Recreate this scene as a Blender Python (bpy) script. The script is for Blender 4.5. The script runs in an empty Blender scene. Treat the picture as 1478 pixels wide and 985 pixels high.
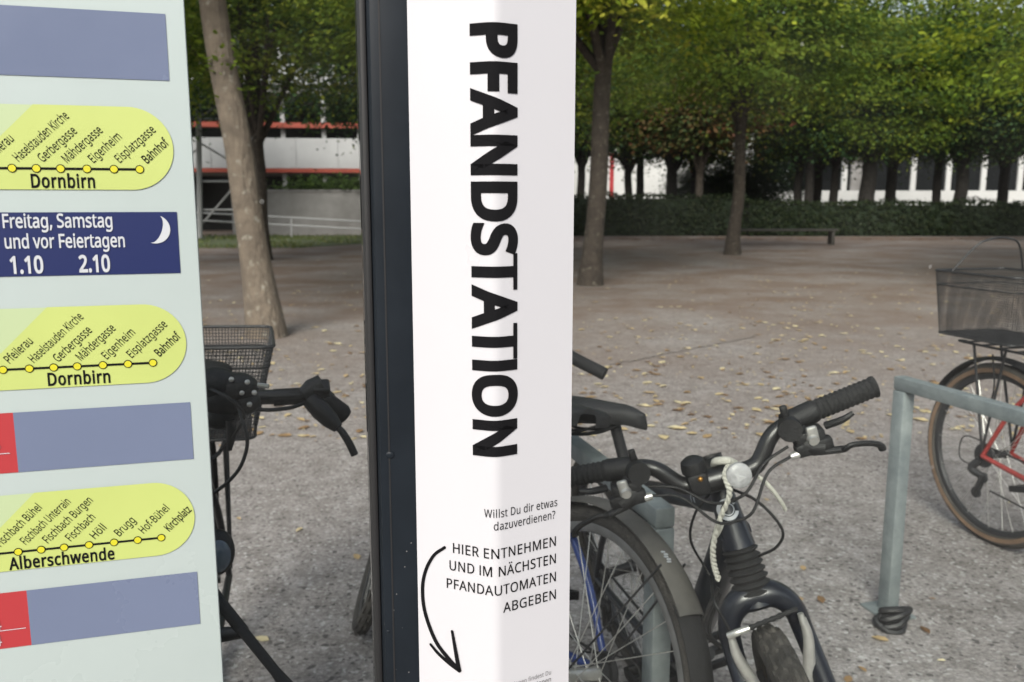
import bpy, bmesh, math, random, os
from mathutils import Vector as V, Matrix as MX, noise
rnd = random.Random(7)
sc = bpy.context.scene
C = sc.collection
R = math.radians
# ------------------------------------------------------------------ camera
CAM_H, PITCH, FPX = 1.3, 9.2, 1240.0
cd = bpy.data.cameras.new('camera'); cam = bpy.data.objects.new('camera', cd); C.objects.link(cam)
cam.location = (0, 0, CAM_H); cam.rotation_euler = (R(90 - PITCH), 0, 0)
cd.sensor_width = 36; cd.lens = FPX / 1478 * 36; cd.clip_start = .02; cd.clip_end = 2000
cd.dof.use_dof = True; cd.dof.focus_distance = .86; cd.dof.aperture_fstop = 10.5
sc.camera = cam
# ------------------------------------------------------------------ light
SUN_EL, SUN_AZ = 35, 194           # azimuth clockwise from +Y: behind the camera, to its left
w = bpy.data.worlds.new('World'); sc.world = w; w.use_nodes = True
nt = w.node_tree; bg = nt.nodes['Background']
sky = nt.nodes.new('ShaderNodeTexSky'); sky.sky_type = 'NISHITA'; sky.sun_disc = False
sky.sun_elevation = R(SUN_EL); sky.sun_rotation = R(SUN_AZ); sky.dust_density = 3; sky.air_density = 1.0
hs = nt.nodes.new('ShaderNodeHueSaturation'); hs.inputs['Saturation'].default_value = .42
nt.links.new(sky.outputs[0], hs.inputs['Color']); nt.links.new(hs.outputs[0], bg.inputs[0])
bg.inputs[1].default_value = .115
sd = bpy.data.lights.new('sun', 'SUN'); sun = bpy.data.objects.new('sun', sd); C.objects.link(sun)
sd.energy = 2.3; sd.angle = R(28); sd.color = (1, .95, .87)
dv = V((math.sin(R(SUN_AZ)) * math.cos(R(SUN_EL)), math.cos(R(SUN_AZ)) * math.cos(R(SUN_EL)), math.sin(R(SUN_EL))))
sun.rotation_euler = dv.to_track_quat('Z', 'Y').to_euler()
sc.view_settings.view_transform = 'Standard'; sc.view_settings.look = 'None'
sc.view_settings.exposure = 0.88; sc.view_settings.gamma = 1
sc.cycles.max_bounces = 10; sc.cycles.transparent_max_bounces = 24
sc.cycles.use_denoising = True
# ------------------------------------------------------------------ pixel helpers (place things measured in the photo)
cp, sp = math.cos(R(PITCH)), math.sin(R(PITCH))
def ray(px, py):
    u, v = (px - 739) / FPX, (492.5 - py) / FPX
    return V((u, cp + v * sp, -sp + v * cp))
def at_z(px, py, z=0.0):
    d = ray(px, py); t = (z - CAM_H) / d.z
    return V((d.x * t, d.y * t, z))
def at_y(px, py, Y):
    d = ray(px, py); t = Y / d.y
    return V((d.x * t, Y, CAM_H + d.z * t))
def on_plane(px, py, o, n):
    d = ray(px, py); c = V((0, 0, CAM_H)); t = (o - c).dot(n) / d.dot(n)
    return c + d * t
# ------------------------------------------------------------------ materials
def mat(name, col, rough=.6, metal=0, var=.0, vscale=8.0, bump=0, bscale=60.0, col2=None, spec=.5, island=False, coat=0):
    m = bpy.data.materials.new(name); m.use_nodes = True
    n = m.node_tree.nodes; l = m.node_tree.links; b = n['Principled BSDF']
    b.inputs['Base Color'].default_value = (*col, 1); b.inputs['Roughness'].default_value = rough
    b.inputs['Metallic'].default_value = metal; b.inputs['Specular IOR Level'].default_value = spec
    if coat: b.inputs['Coat Weight'].default_value = coat; b.inputs['Coat Roughness'].default_value = .15
    tc = n.new('ShaderNodeTexCoord')
    if var or col2:
        t = n.new('ShaderNodeTexNoise'); t.inputs['Scale'].default_value = vscale; t.inputs['Detail'].default_value = 6
        t.inputs['Roughness'].default_value = .65
        l.new(tc.outputs['Object'], t.inputs['Vector'])
        r = n.new('ShaderNodeValToRGB'); r.color_ramp.elements[0].position = .35; r.color_ramp.elements[1].position = .68
        c2 = col2 or tuple(c * (1 + var) for c in col); c1 = col if col2 else tuple(c * (1 - var) for c in col)
        r.color_ramp.elements[0].color = (*c1, 1); r.color_ramp.elements[1].color = (*c2, 1)
        l.new(t.outputs[0], r.inputs[0]); l.new(r.outputs[0], b.inputs['Base Color'])
        rr = n.new('ShaderNodeMapRange'); rr.inputs['To Min'].default_value = max(.02, rough - .12); rr.inputs['To Max'].default_value = min(1, rough + .15)
        l.new(t.outputs[0], rr.inputs[0]); l.new(rr.outputs[0], b.inputs['Roughness'])
    if bump:
        t2 = n.new('ShaderNodeTexNoise'); t2.inputs['Scale'].default_value = bscale; t2.inputs['Detail'].default_value = 4
        l.new(tc.outputs['Object'], t2.inputs['Vector'])
        bp = n.new('ShaderNodeBump'); bp.inputs['Strength'].default_value = bump; bp.inputs['Distance'].default_value = .01
        l.new(t2.outputs[0], bp.inputs['Height']); l.new(bp.outputs[0], b.inputs['Normal'])
    return m
def leaf_mat(name, cols, trans=.35, clumped=False):
    m = bpy.data.materials.new(name); m.use_nodes = True
    n = m.node_tree.nodes; l = m.node_tree.links; b = n['Principled BSDF']
    g = n.new('ShaderNodeNewGeometry'); r = n.new('ShaderNodeValToRGB')
    r.color_ramp.elements[0].color = (*cols[0], 1); r.color_ramp.elements[1].color = (*cols[-1], 1)
    for i, c in enumerate(cols[1:-1]):
        e = r.color_ramp.elements.new((i + 1) / (len(cols) - 1)); e.color = (*c, 1)
    at = n.new('ShaderNodeAttribute'); at.attribute_name = 'clump'
    ma = n.new('ShaderNodeMath'); ma.operation = 'MULTIPLY_ADD'; ma.inputs[1].default_value = .32; l.new(g.outputs['Random Per Island'], ma.inputs[0])
    mb_ = n.new('ShaderNodeMath'); mb_.operation = 'MULTIPLY'; mb_.inputs[1].default_value = .68; l.new(at.outputs['Fac'], mb_.inputs[0]); l.new(mb_.outputs[0], ma.inputs[2])
    if clumped: l.new(ma.outputs[0], r.inputs[0])
    else: l.new(g.outputs['Random Per Island'], r.inputs[0])
    l.new(r.outputs[0], b.inputs['Base Color'])
    b.inputs['Roughness'].default_value = .6; b.inputs['Specular IOR Level'].default_value = .12 if 'hedge' in name else .35
    tr = n.new('ShaderNodeBsdfTranslucent'); mx = n.new('ShaderNodeMixShader'); mx.inputs[0].default_value = trans
    l.new(r.outputs[0], tr.inputs[0]); l.new(b.outputs[0], mx.inputs[1]); l.new(tr.outputs[0], mx.inputs[2])
    l.new(mx.outputs[0], n['Material Output'].inputs[0])
    return m
def ground_mat():
    m = bpy.data.materials.new('compacted gravel'); m.use_nodes = True
    n = m.node_tree.nodes; l = m.node_tree.links; b = n['Principled BSDF']
    tc = n.new('ShaderNodeTexCoord')
    def nz(s, d=5, ro=.6):
        t = n.new('ShaderNodeTexNoise'); t.inputs['Scale'].default_value = s; t.inputs['Detail'].default_value = d; t.inputs['Roughness'].default_value = ro
        l.new(tc.outputs['Object'], t.inputs['Vector']); return t.outputs[0]
    def ramp(i, a, bb, pa=.3, pb=.7):
        r = n.new('ShaderNodeValToRGB'); r.color_ramp.elements[0].position = pa; r.color_ramp.elements[1].position = pb
        r.color_ramp.elements[0].color = (*a, 1); r.color_ramp.elements[1].color = (*bb, 1); l.new(i, r.inputs[0]); return r.outputs[0]
    def mix(a, c, f, mode='MIX'):
        x = n.new('ShaderNodeMix'); x.data_type = 'RGBA'; x.blend_type = mode
        if isinstance(f, float): x.inputs[0].default_value = f
        else: l.new(f, x.inputs[0])
        for v, i in ((a, 6), (c, 7)):
            if isinstance(v, tuple): x.inputs[i].default_value = (*v, 1)
            else: l.new(v, x.inputs[i])
        return x.outputs[2]
    base = ramp(nz(.55, 6), (.25, .230, .222), (.325, .308, .302))
    fine = ramp(nz(70, 3, .8), (.55, .55, .56), (1.4, 1.4, 1.4), .3, .7)
    c = mix(base, fine, 1.0, 'MULTIPLY')
    c = mix(c, ramp(nz(9, 8, .75), (.62, .6, .58), (1.3, 1.3, 1.3), .33, .67), 1.0, 'MULTIPLY')
    vo = n.new('ShaderNodeTexVoronoi'); vo.inputs['Scale'].default_value = 85; l.new(tc.outputs['Object'], vo.inputs['Vector'])
    sepc = n.new('ShaderNodeSeparateColor'); l.new(vo.outputs['Color'], sepc.inputs[0])
    c = mix(c, (.46, .45, .44), ramp(sepc.outputs[0], (0, 0, 0), (.8, .8, .8), .9, .97))
    c = mix(c, (.07, .065, .065), ramp(sepc.outputs[1], (0, 0, 0), (.8, .8, .8), .88, .96))
    # browner and darker further out, unevenly
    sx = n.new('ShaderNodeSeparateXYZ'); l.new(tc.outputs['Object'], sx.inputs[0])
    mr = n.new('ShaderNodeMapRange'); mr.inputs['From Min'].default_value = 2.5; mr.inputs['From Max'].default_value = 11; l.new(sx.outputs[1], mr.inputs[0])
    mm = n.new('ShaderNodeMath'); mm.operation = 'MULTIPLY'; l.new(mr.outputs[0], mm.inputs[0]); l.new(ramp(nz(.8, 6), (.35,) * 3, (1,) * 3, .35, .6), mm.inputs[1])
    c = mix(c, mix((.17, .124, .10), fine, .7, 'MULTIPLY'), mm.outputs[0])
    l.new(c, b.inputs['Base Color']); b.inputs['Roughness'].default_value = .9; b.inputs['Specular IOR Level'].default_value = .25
    bp = n.new('ShaderNodeBump'); bp.inputs['Strength'].default_value = .75; bp.inputs['Distance'].default_value = .012
    l.new(nz(55, 4, .7), bp.inputs['Height'])
    l.new(bp.outputs[0], b.inputs['Normal'])
    return m
def glass_mat():
    m = bpy.data.materials.new('shelter glass'); m.use_nodes = True
    n = m.node_tree.nodes; l = m.node_tree.links; n.remove(n['Principled BSDF'])
    tr = n.new('ShaderNodeBsdfTransparent'); tr.inputs[0].default_value = (.95, .965, .955, 1)
    gl = n.new('ShaderNodeBsdfGlossy'); gl.inputs['Roughness'].default_value = .01
    fr = n.new('ShaderNodeFresnel'); fr.inputs[0].default_value = 1.15
    m1 = n.new('ShaderNodeMixShader'); l.new(fr.outputs[0], m1.inputs[0]); l.new(tr.outputs[0], m1.inputs[1]); l.new(gl.outputs[0], m1.inputs[2])
    df = n.new('ShaderNodeBsdfDiffuse'); df.inputs[0].default_value = (.6, .6, .6, 1)
    tc = n.new('ShaderNodeTexCoord')
    t = n.new('ShaderNodeTexNoise'); t.inputs['Scale'].default_value = 9; t.inputs['Detail'].default_value = 5; l.new(tc.outputs['Object'], t.inputs['Vector'])
    mr = n.new('ShaderNodeMapRange'); mr.inputs['From Min'].default_value = .35; mr.inputs['From Max'].default_value = .75; mr.inputs['To Min'].default_value = .0006; mr.inputs['To Max'].default_value = .006; l.new(t.outputs[0], mr.inputs[0])
    # tiny dried specks
    vo = n.new('ShaderNodeTexVoronoi'); vo.inputs['Scale'].default_value = 42; l.new(tc.outputs['Object'], vo.inputs['Vector'])
    sc_ = n.new('ShaderNodeSeparateColor'); l.new(vo.outputs['Color'], sc_.inputs[0])
    a = n.new('ShaderNodeMath'); a.operation = 'GREATER_THAN'; a.inputs[1].default_value = .965; l.new(sc_.outputs[0], a.inputs[0])
    d_ = n.new('ShaderNodeMath'); d_.operation = 'LESS_THAN'; d_.inputs[1].default_value = .1; l.new(vo.outputs['Distance'], d_.inputs[0])
    mu = n.new('ShaderNodeMath'); mu.operation = 'MULTIPLY'; l.new(a.outputs[0], mu.inputs[0]); l.new(d_.outputs[0], mu.inputs[1])
    m2_ = n.new('ShaderNodeMath'); m2_.operation = 'MULTIPLY_ADD'; m2_.inputs[1].default_value = .12; l.new(mu.outputs[0], m2_.inputs[0]); l.new(mr.outputs[0], m2_.inputs[2])
    m2 = n.new('ShaderNodeMixShader'); l.new(m2_.outputs[0], m2.inputs[0]); l.new(m1.outputs[0], m2.inputs[1]); l.new(df.outputs[0], m2.inputs[2])
    l.new(m2.outputs[0], n['Material Output'].inputs[0])
    return m
def bark_mat(name, c1, c2, spots=(.23, .21, .175)):
    m = mat(name, c1, .9, var=0, vscale=6, col2=c2)
    n = m.node_tree.nodes; l = m.node_tree.links; b = n['Principled BSDF']
    tc = n.new('ShaderNodeTexCoord'); mp = n.new('ShaderNodeMapping'); mp.inputs['Scale'].default_value = (1, 1, .3); l.new(tc.outputs['Object'], mp.inputs[0])
    t = n.new('ShaderNodeTexNoise'); t.inputs['Scale'].default_value = 26; t.inputs['Detail'].default_value = 6; l.new(mp.outputs[0], t.inputs['Vector'])
    bp = n.new('ShaderNodeBump'); bp.inputs['Strength'].default_value = 1; bp.inputs['Distance'].default_value = .03; l.new(t.outputs[0], bp.inputs['Height']); l.new(bp.outputs[0], b.inputs['Normal'])
    t2 = n.new('ShaderNodeTexNoise'); t2.inputs['Scale'].default_value = 14; t2.inputs['Detail'].default_value = 4; l.new(tc.outputs['Object'], t2.inputs['Vector'])
    r = n.new('ShaderNodeValToRGB'); r.color_ramp.elements[0].position = .6; r.color_ramp.elements[1].position = .7; l.new(t2.outputs[0], r.inputs[0])
    src = b.inputs['Base Color'].links[0].from_socket
    x = n.new('ShaderNodeMix'); x.data_type = 'RGBA'; l.new(r.outputs[0], x.inputs[0]); l.new(src, x.inputs[6]); x.inputs[7].default_value = (*spots, 1); l.new(x.outputs[2], b.inputs['Base Color'])
    return m
M = dict(
    ground=ground_mat(), glass=glass_mat(),
    black=mat('black plastic', (.010, .010, .011), .55, var=.3, vscale=40, bump=.15, bscale=300),
    rubber=mat('grip rubber', (.012, .012, .013), .8, var=.25, vscale=60, bump=.3, bscale=500),
    tyre=mat('dusty tyre rubber', (.03, .028, .026), .85, col2=(.075, .068, .06), vscale=9, bump=.4, bscale=200),
    tan=mat('tan tyre sidewall', (.17, .11, .072), .8, var=.25, vscale=20),
    navy=mat('dark navy paint', (.006, .008, .014), .38, var=.3, vscale=10, spec=.5, coat=.4),
    blackpaint=mat('black paint', (.009, .009, .010), .42, var=.3, vscale=12, coat=.25),
    blue=mat('blue paint', (.02, .045, .19), .35, var=.2, vscale=10, coat=.4),
    red=mat('red paint', (.24, .032, .028), .4, var=.15, vscale=10, coat=.3),
    silver=mat('worn alloy', (.62, .61, .585), .33, metal=.75, var=.12, vscale=30),
    rim=mat('dull alloy rim', (.2, .2, .2), .5, metal=.6, var=.2, vscale=20),
    darkrim=mat('dark rim', (.035, .035, .037), .45, metal=.3),
    steel=mat('black steel', (.03, .03, .032), .5, metal=.3, var=.2, vscale=25),
    galv=mat('galvanised steel', (.17, .195, .205), .55, metal=.25, col2=(.27, .30, .30), vscale=14, bump=.1, bscale=80),
    dustguard=mat('dusty mudguard', (.05, .048, .045), .7, col2=(.13, .122, .11), vscale=5, bump=.1),
    saddle=mat('worn saddle', (.013, .013, .014), .6, col2=(.028, .028, .029), vscale=10, bump=.1, bscale=300),
    rope=mat('pale rope', (.5, .49, .44), .9, var=.15, vscale=200, bump=.5, bscale=400),
    reflector=mat('grey cap', (.34, .34, .35), .35, var=.25, vscale=60),
    whiteplastic=mat('white plastic', (.7, .7, .68), .4),
    post=mat('anthracite powder coat', (.010, .0135, .018), .4, var=.2, vscale=6, spec=.16),
    gasket=mat('black gasket', (.01, .01, .011), .6),
    white=mat('white printed board', (.50, .50, .525), .32, var=.01, vscale=3),
    ink=mat('black ink', (.007, .007, .008), .85, spec=.08),
    greyink=mat('grey ink', (.12, .12, .125), .4),
    mint=mat('pale mint paper', (.395, .455, .445), .24, var=.025, vscale=4),
    bar=mat('grey blue print', (.125,.152,.232), .24, var=.03, vscale=5),
    lime=mat('lime print', (.40, .465, .14), .4, var=.03, vscale=5),
    palelime=mat('pale green print', (.37,.45,.26), .4),
    banner=mat('navy print', (.0045, .012, .075), .4),
    redprint=mat('red print', (.34, .03, .035), .4),
    whiteink=mat('white print', (.44, .46, .49), .4),
    stop=mat('yellow print', (.5,.47,.02), .4),
    bark=bark_mat('pale bark', (.165, .13, .098), (.095, .075, .058)),
    bark2=bark_mat('dark bark', (.062, .048, .037), (.032, .025, .02), (.12, .105, .085)),
    bark3=bark_mat('shaded bark', (.022, .018, .015), (.012, .01, .009), (.03, .028, .025)),  # blackened: canopy shade on the far trunks is put into the colour
    leaf=leaf_mat('green leaves', [(.035, .075, .01), (.08, .14, .014), (.16, .22, .02), (.30, .32, .035)], .45, True),
    leaf_light=leaf_mat('light green leaves', [(.10, .16, .012), (.21, .29, .02), (.36, .42, .032), (.54, .52, .07)], .5, True),
    leaf_dark=leaf_mat('dark leaves', [(.012, .036, .011), (.02, .055, .014), (.035, .07, .017), (.075, .085, .02)], .3, True),
    leaf_red=leaf_mat('copper leaves', [(.02, .045, .012), (.05, .075, .018), (.11, .06, .018), (.11, .03, .015)], .3, True),
    fallen=leaf_mat('fallen leaves', [(.16, .09, .045), (.34, .22, .11), (.56, .44, .24), (.70, .62, .40)], .15),
    hedgeleaf=leaf_mat('hedge leaves', [(.008, .012, .006), (.013, .022, .008), (.022, .028, .011)], .1),  # shade of the overhanging canopy is painted into this dark leaf colour
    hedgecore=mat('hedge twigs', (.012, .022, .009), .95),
    wallgrey=mat('dull white panels', (.40, .40, .41), .7, var=.08, vscale=.8),
    wallwhite=mat('white render', (.52, .515, .51), .7, var=.05, vscale=.6),
    concrete=mat('weathered concrete', (.29, .28, .275), .85, col2=(.19, .18, .175), vscale=.7, bump=.2, bscale=10),
    redsteel=mat('orange red steel', (.30, .05, .028), .5, var=.1, vscale=1),
    greysteel=mat('pale grey steel', (.34, .34, .35), .5, var=.1, vscale=1),
    darkglass=mat('dark glazing', (.006, .007, .008), .5, spec=.15),
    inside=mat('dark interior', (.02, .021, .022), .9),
    grass=leaf_mat('grass', [(.05, .085, .02), (.09, .11, .03), (.13, .13, .05)], .2),
    soil=mat('grassy soil', (.06, .06, .03), .95, col2=(.05, .085, .022), vscale=2.5),
    bench=mat('dark bench wood', (.05, .045, .04), .7, var=.2, vscale=5),
    redsign=mat('red panel', (.33, .015, .02), .5),
    tape=mat('black cable cover', (.016, .016, .017), .45, bump=.3, bscale=150),
    bluegrey=mat('lamp glass', (.10, .13, .17), .15),
)
# ------------------------------------------------------------------ mesh builder
def spline(pts, k=6):
    P = [V(p) for p in pts]
    if len(P) < 3: return P
    out = []
    for i in range(len(P) - 1):
        p0 = P[i - 1] if i else P[0] * 2 - P[1]; p1, p2 = P[i], P[i + 1]
        p3 = P[i + 2] if i + 2 < len(P) else P[-1] * 2 - P[-2]
        for j in range(k):
            t = j / k
            out.append(.5 * (2 * p1 + (p2 - p0) * t + (2 * p0 - 5 * p1 + 4 * p2 - p3) * t * t + (3 * p1 - p0 - 3 * p2 + p3) * t ** 3))
    out.append(P[-1]); return out
class MB:
    def __init__(s, m=None): s.v = []; s.f = []; s.m = m or MX.Identity(4)
    def add(s, vs, fs):
        b = len(s.v); s.v += [s.m @ V(v) for v in vs]; s.f += [tuple(b + i for i in f) for f in fs]; return s
    def tube(s, pts, r, n=12, smooth=0, cap=True, flat=1.0):
        P = [V(p) for p in pts]
        if smooth:
            if isinstance(r, (list, tuple)):
                rr = spline([(x, 0, 0) for x in r], smooth); r = [x.x for x in rr]
            P = spline(P, smooth)
        rad = list(r) if isinstance(r, (list, tuple)) else [r] * len(P)
        T = []
        for i in range(len(P)):
            a, b = P[max(i - 1, 0)], P[min(i + 1, len(P) - 1)]; T.append((b - a).normalized())
        up = V((0, 0, 1)) if abs(T[0].z) < .9 else V((1, 0, 0))
        N = (up - T[0] * up.dot(T[0])).normalized(); vs = []; fs = []
        for i, p in enumerate(P):
            N = (N - T[i] * N.dot(T[i])).normalized(); B = T[i].cross(N)
            for k in range(n):
                a = 2 * math.pi * k / n; vs.append(p + (N * math.cos(a) * flat + B * math.sin(a)) * rad[i])
        for i in range(len(P) - 1):
            for k in range(n):
                k2 = (k + 1) % n; fs.append((i * n + k, i * n + k2, (i + 1) * n + k2, (i + 1) * n + k))
        if cap:
            fs.append(tuple(range(n))[::-1]); fs.append(tuple((len(P) - 1) * n + k for k in range(n)))
        return s.add(vs, fs)
    def box(s, c, sz, bev=0.0, rot=None, seg=2):
        bm = bmesh.new(); bmesh.ops.create_cube(bm, size=1)
        for v in bm.verts: v.co = V((v.co.x * sz[0], v.co.y * sz[1], v.co.z * sz[2]))
        if bev: bmesh.ops.bevel(bm, geom=bm.edges[:], offset=bev, segments=seg, affect='EDGES', profile=.5)
        q = rot if rot is not None else MX.Identity(3)
        bm.verts.index_update()
        vs = [q @ v.co + V(c) for v in bm.verts]; fs = [tuple(v.index for v in f.verts) for f in bm.faces]; bm.free()
        return s.add(vs, fs)
    def lathe(s, prof, n=48, axis='y', c=(0, 0, 0), close=False, mod=None):
        # prof: (radius, offset along the axis)
        vs = []; fs = []; m = len(prof)
        for i in range(n):
            a = 2 * math.pi * i / n
            for j, (r, o) in enumerate(prof):
                if mod: r = r + mod(i, j)
                x, y = r * math.cos(a), r * math.sin(a)
                p = {'y': (x, o, y), 'x': (o, x, y), 'z': (x, y, o)}[axis]
                vs.append(V(p) + V(c))
        for i in range(n):
            i2 = (i + 1) % n
            for j in range(m if close else m - 1):
                j2 = (j + 1) % m
                fs.append((i * m + j, i * m + j2, i2 * m + j2, i2 * m + j))
        return s.add(vs, fs)
    def ball(s, c, r, sq=(1, 1, 1), n=14):
        prof = [(max(1e-4, math.sin(math.pi * k / n)) * r, -math.cos(math.pi * k / n) * r) for k in range(n + 1)]
        b = MB().lathe(prof, n * 2, 'z'); return s.add([V((v.x * sq[0], v.y * sq[1], v.z * sq[2])) + V(c) for v in b.v], b.f)
    def build(s, name, m, parent=None, smooth=True, ang=40, recalc=True):
        me = bpy.data.meshes.new(name); me.from_pydata([tuple(v) for v in s.v], [], s.f)
        if recalc:
            bm = bmesh.new(); bm.from_mesh(me); bmesh.ops.recalc_face_normals(bm, faces=bm.faces); bm.to_mesh(me); bm.free()
        me.materials.append(m if not isinstance(m, str) else M[m])
        if smooth:
            me.polygons.foreach_set('use_smooth', [True] * len(me.polygons)); me.set_sharp_from_angle(angle=R(ang))
        o = bpy.data.objects.new(name, me); C.objects.link(o)
        if parent: o.parent = parent
        return o
def tag(o, label=None, cat=None, group=None, kind=None):
    for k, v in (('label', label), ('category', cat), ('group', group), ('kind', kind)):
        if v: o[k] = v
    return o
def empty(name, loc=(0, 0, 0), rot=(0, 0, 0)):
    o = bpy.data.objects.new(name, None); C.objects.link(o); o.location = loc; o.rotation_euler = rot; o.empty_display_size = .1; return o
# ------------------------------------------------------------------ ground
S = 400
g = MB().add([(-S, -S, 0), (S, -S, 0), (S, S, 0), (-S, S, 0)], [(0, 1, 2, 3)]).build('ground', 'ground', smooth=False); tag(g, kind='structure')
def strip(name, pts, z, m):
    o = MB().add([(p[0], p[1], z) for p in pts], [tuple(range(len(pts)))]).build(name, m, smooth=False); return tag(o, kind='structure')
verge = [(-60, 24), (-6, 24.6), (-4.6, 27), (-4.0, 33.4), (-60, 33.4)]
strip('grass_verge', verge, .006, 'soil')
gb = MB()
for i in range(9000):
    x, y = rnd.uniform(-20, -4.2), rnd.uniform(24.4, 33.3)
    if x > -6 and y < 24.6 + (x + 6) * 2: continue
    if noise.noise((x * .5, y * .5, 3)) < -.15: continue
    h = rnd.uniform(.04, .14); a = rnd.uniform(0, 6.28); d = V((math.cos(a), math.sin(a), 0)) * .02
    gb.add([V((x, y, .005)) - d, V((x, y, .005)) + d, V((x + rnd.uniform(-.05, .05), y + rnd.uniform(-.05, .05), h))], [(0, 1, 2)])
tag(gb.build('grass_blades', 'grass', smooth=False, recalc=False), kind='stuff')
# worn seam line in the gravel
a_, b_ = at_z(880, 528), at_z(1090, 487)
sm = MB(); n_ = 24
for i in range(n_ + 1):
    p = a_.lerp(b_, i / n_); p += V((0, noise.noise((i * .4, 0, 0)) * .05, 0)); p.z = .004
    q = p + V((0, .022 + .012 * noise.noise((i * .9, 5, 0)), 0)); sm.v += [p, q]
for i in range(n_): sm.f.append((2 * i, 2 * i + 2, 2 * i + 3, 2 * i + 1))
tag(sm.build('ground_seam', mat('seam soil', (.10, .085, .075), .95), smooth=False), kind='structure')
# fallen leaves
fl = MB()
def fallen_leaf(p, s):
    a = rnd.uniform(0, 6.28); c, d = math.cos(a), math.sin(a); k = rnd.uniform(.45, .8); h = rnd.uniform(.004, .4 * s)
    pts = [(-1, 0, .0), (-.35, -k * .75, h / s * .8), (.45, -k * .6, h / s * .5), (1, 0, .1), (.45, k * .6, h / s), (-.35, k * .75, h / s * .35), (0, 0, .12)]
    vs = [V((p[0] + (x * c - y * d) * s, p[1] + (x * d + y * c) * s, p[2] + .006 + z * s * .6)) for x, y, z in pts]
    fl.add(vs, [(6, 0, 1), (6, 1, 2), (6, 2, 3), (6, 3, 4), (6, 4, 5), (6, 5, 0)])
for i in range(4600):
    px, y = rnd.uniform(-100, 1600), min(34, 4.6 + rnd.expovariate(1 / 6.0))
    x = (px - 739) / 1240 * y
    if noise.noise((x * .35, y * .3, 1.5)) < rnd.uniform(-.75, .3): continue
    fallen_leaf(V((x, y, 0)), .012 + .04 * rnd.random() ** 1.8)
for i in range(45):
    y = rnd.uniform(1.5, 5); x = (rnd.uniform(0, 1500) - 739) / 1240 * y
    fallen_leaf(V((x, y, 0)), rnd.uniform(.010, .022))
for px, py in ((432, 767), (515, 806), (1150, 868), (1150, 640), (378, 925), (1335, 912), (1065, 541), (1185, 868), (1270, 925), (845, 562)):
    fallen_leaf(at_z(px, py), .026)
tag(fl.build('fallen_leaves', 'fallen', smooth=False, recalc=False), kind='stuff')
# leaf litter drift along the hedge foot
ll = MB()
fl = ll
for i in range(2600):
    x = rnd.uniform(-3, 26); fallen_leaf(V((x, 30.6 + rnd.uniform(-1, 1) * rnd.random() * 2 + .5 * noise.noise((x, 0, 0)), 0)), rnd.uniform(.04, .09))
tag(ll.build('leaf_litter', leaf_mat('brown litter', [(.09, .04, .02), (.16, .075, .035), (.22, .12, .05)], .1), smooth=False, recalc=False), kind='stuff')
# ------------------------------------------------------------------ shelter
ANG = 16
e1 = V((math.cos(R(ANG)), math.sin(R(ANG)), 0)); nW = V((math.sin(R(ANG)), -math.cos(R(ANG)), 0)); O = V((0, .80, 0))
def wall_s(px, off=0.0, py=500):
    p = on_plane(px, py, O + nW * off, nW); return (p - O).dot(e1)
WM = MX((( e1.x, -nW.x, 0, O.x), (e1.y, -nW.y, 0, O.y), (0, 0, 1, 0), (0, 0, 0, 1)))   # local x along wall, y away from camera
def wbox(x0, x1, y0, y1, z0, z1, bev=.0): return MB(WM).box(((x0 + x1) / 2, (y0 + y1) / 2, (z0 + z1) / 2), (x1 - x0, y1 - y0, z1 - z0), bev)
ps0 = wall_s(543, .022); ps1 = ps0 + .078
post = wbox(ps0, ps1, -.022, .055, 0, 2.45, .006).build('shelter_post', 'post')
tag(post, 'dark anthracite metal post of the bus shelter behind the white bottle column', 'post')
wbox(ps0 - .006, ps0 - .0005, -.012, .02, .08, 2.4, .0015).build('gasket', 'gasket', post)
wbox(ps0 + .0085, ps0 + .0098, -.0226, -.0215, 0, 2.45).build('groove', 'gasket', post, smooth=False)
for px, py, rr in ((562, 657, .0042), (560, 912, .002)):
    p = on_plane(px, py, O + nW * .022, nW); MB().ball((0, 0, 0), rr, (1, .35, .8)).build('bolt', 'post', post).location = p
sk = MB(WM)
for i in range(9):
    px, py = rnd.uniform(552, 597), 985 - rnd.random() ** 1.4 * 260; p = on_plane(px, py, O + nW * .0224, nW); s_ = (p - O).dot(e1); h = rnd.uniform(.0002, .00055)
    sk.add([(s_ - h, -.0224, p.z - h * .8), (s_ + h, -.0224, p.z - h), (s_ + h * .8, -.0224, p.z + h), (s_ - h * .5, -.0224, p.z + h * 1.2)], [(0, 1, 2, 3)])
spk = sk.build('paint_speck', mat('pale speck', (.2, .2, .2), .7), post, smooth=False); spk['kind'] = 'stuff'
gp = wbox(-1.5, ps0 - .007, 0, .006, .1, 2.38).build('glass_pane', 'glass', smooth=False); tag(gp, 'clear glass shelter pane behind the mint timetable, left edge of the dark post', 'glass pane')
wbox(-1.5, ps0 - .007, -.004, .012, .06, .098, .002).build('bottom_rail', 'post', gp)
gp = wbox(ps1 + .001, 2.2, 0, .006, .1, 2.38).build('glass_pane', 'glass', smooth=False); tag(gp, 'clear glass shelter pane beside the white column, in front of the grey galvanised stands', 'glass pane')
wbox(ps1 + .001, 2.2, -.004, .012, .06, .098, .002).build('bottom_rail', 'post', gp)
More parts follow.
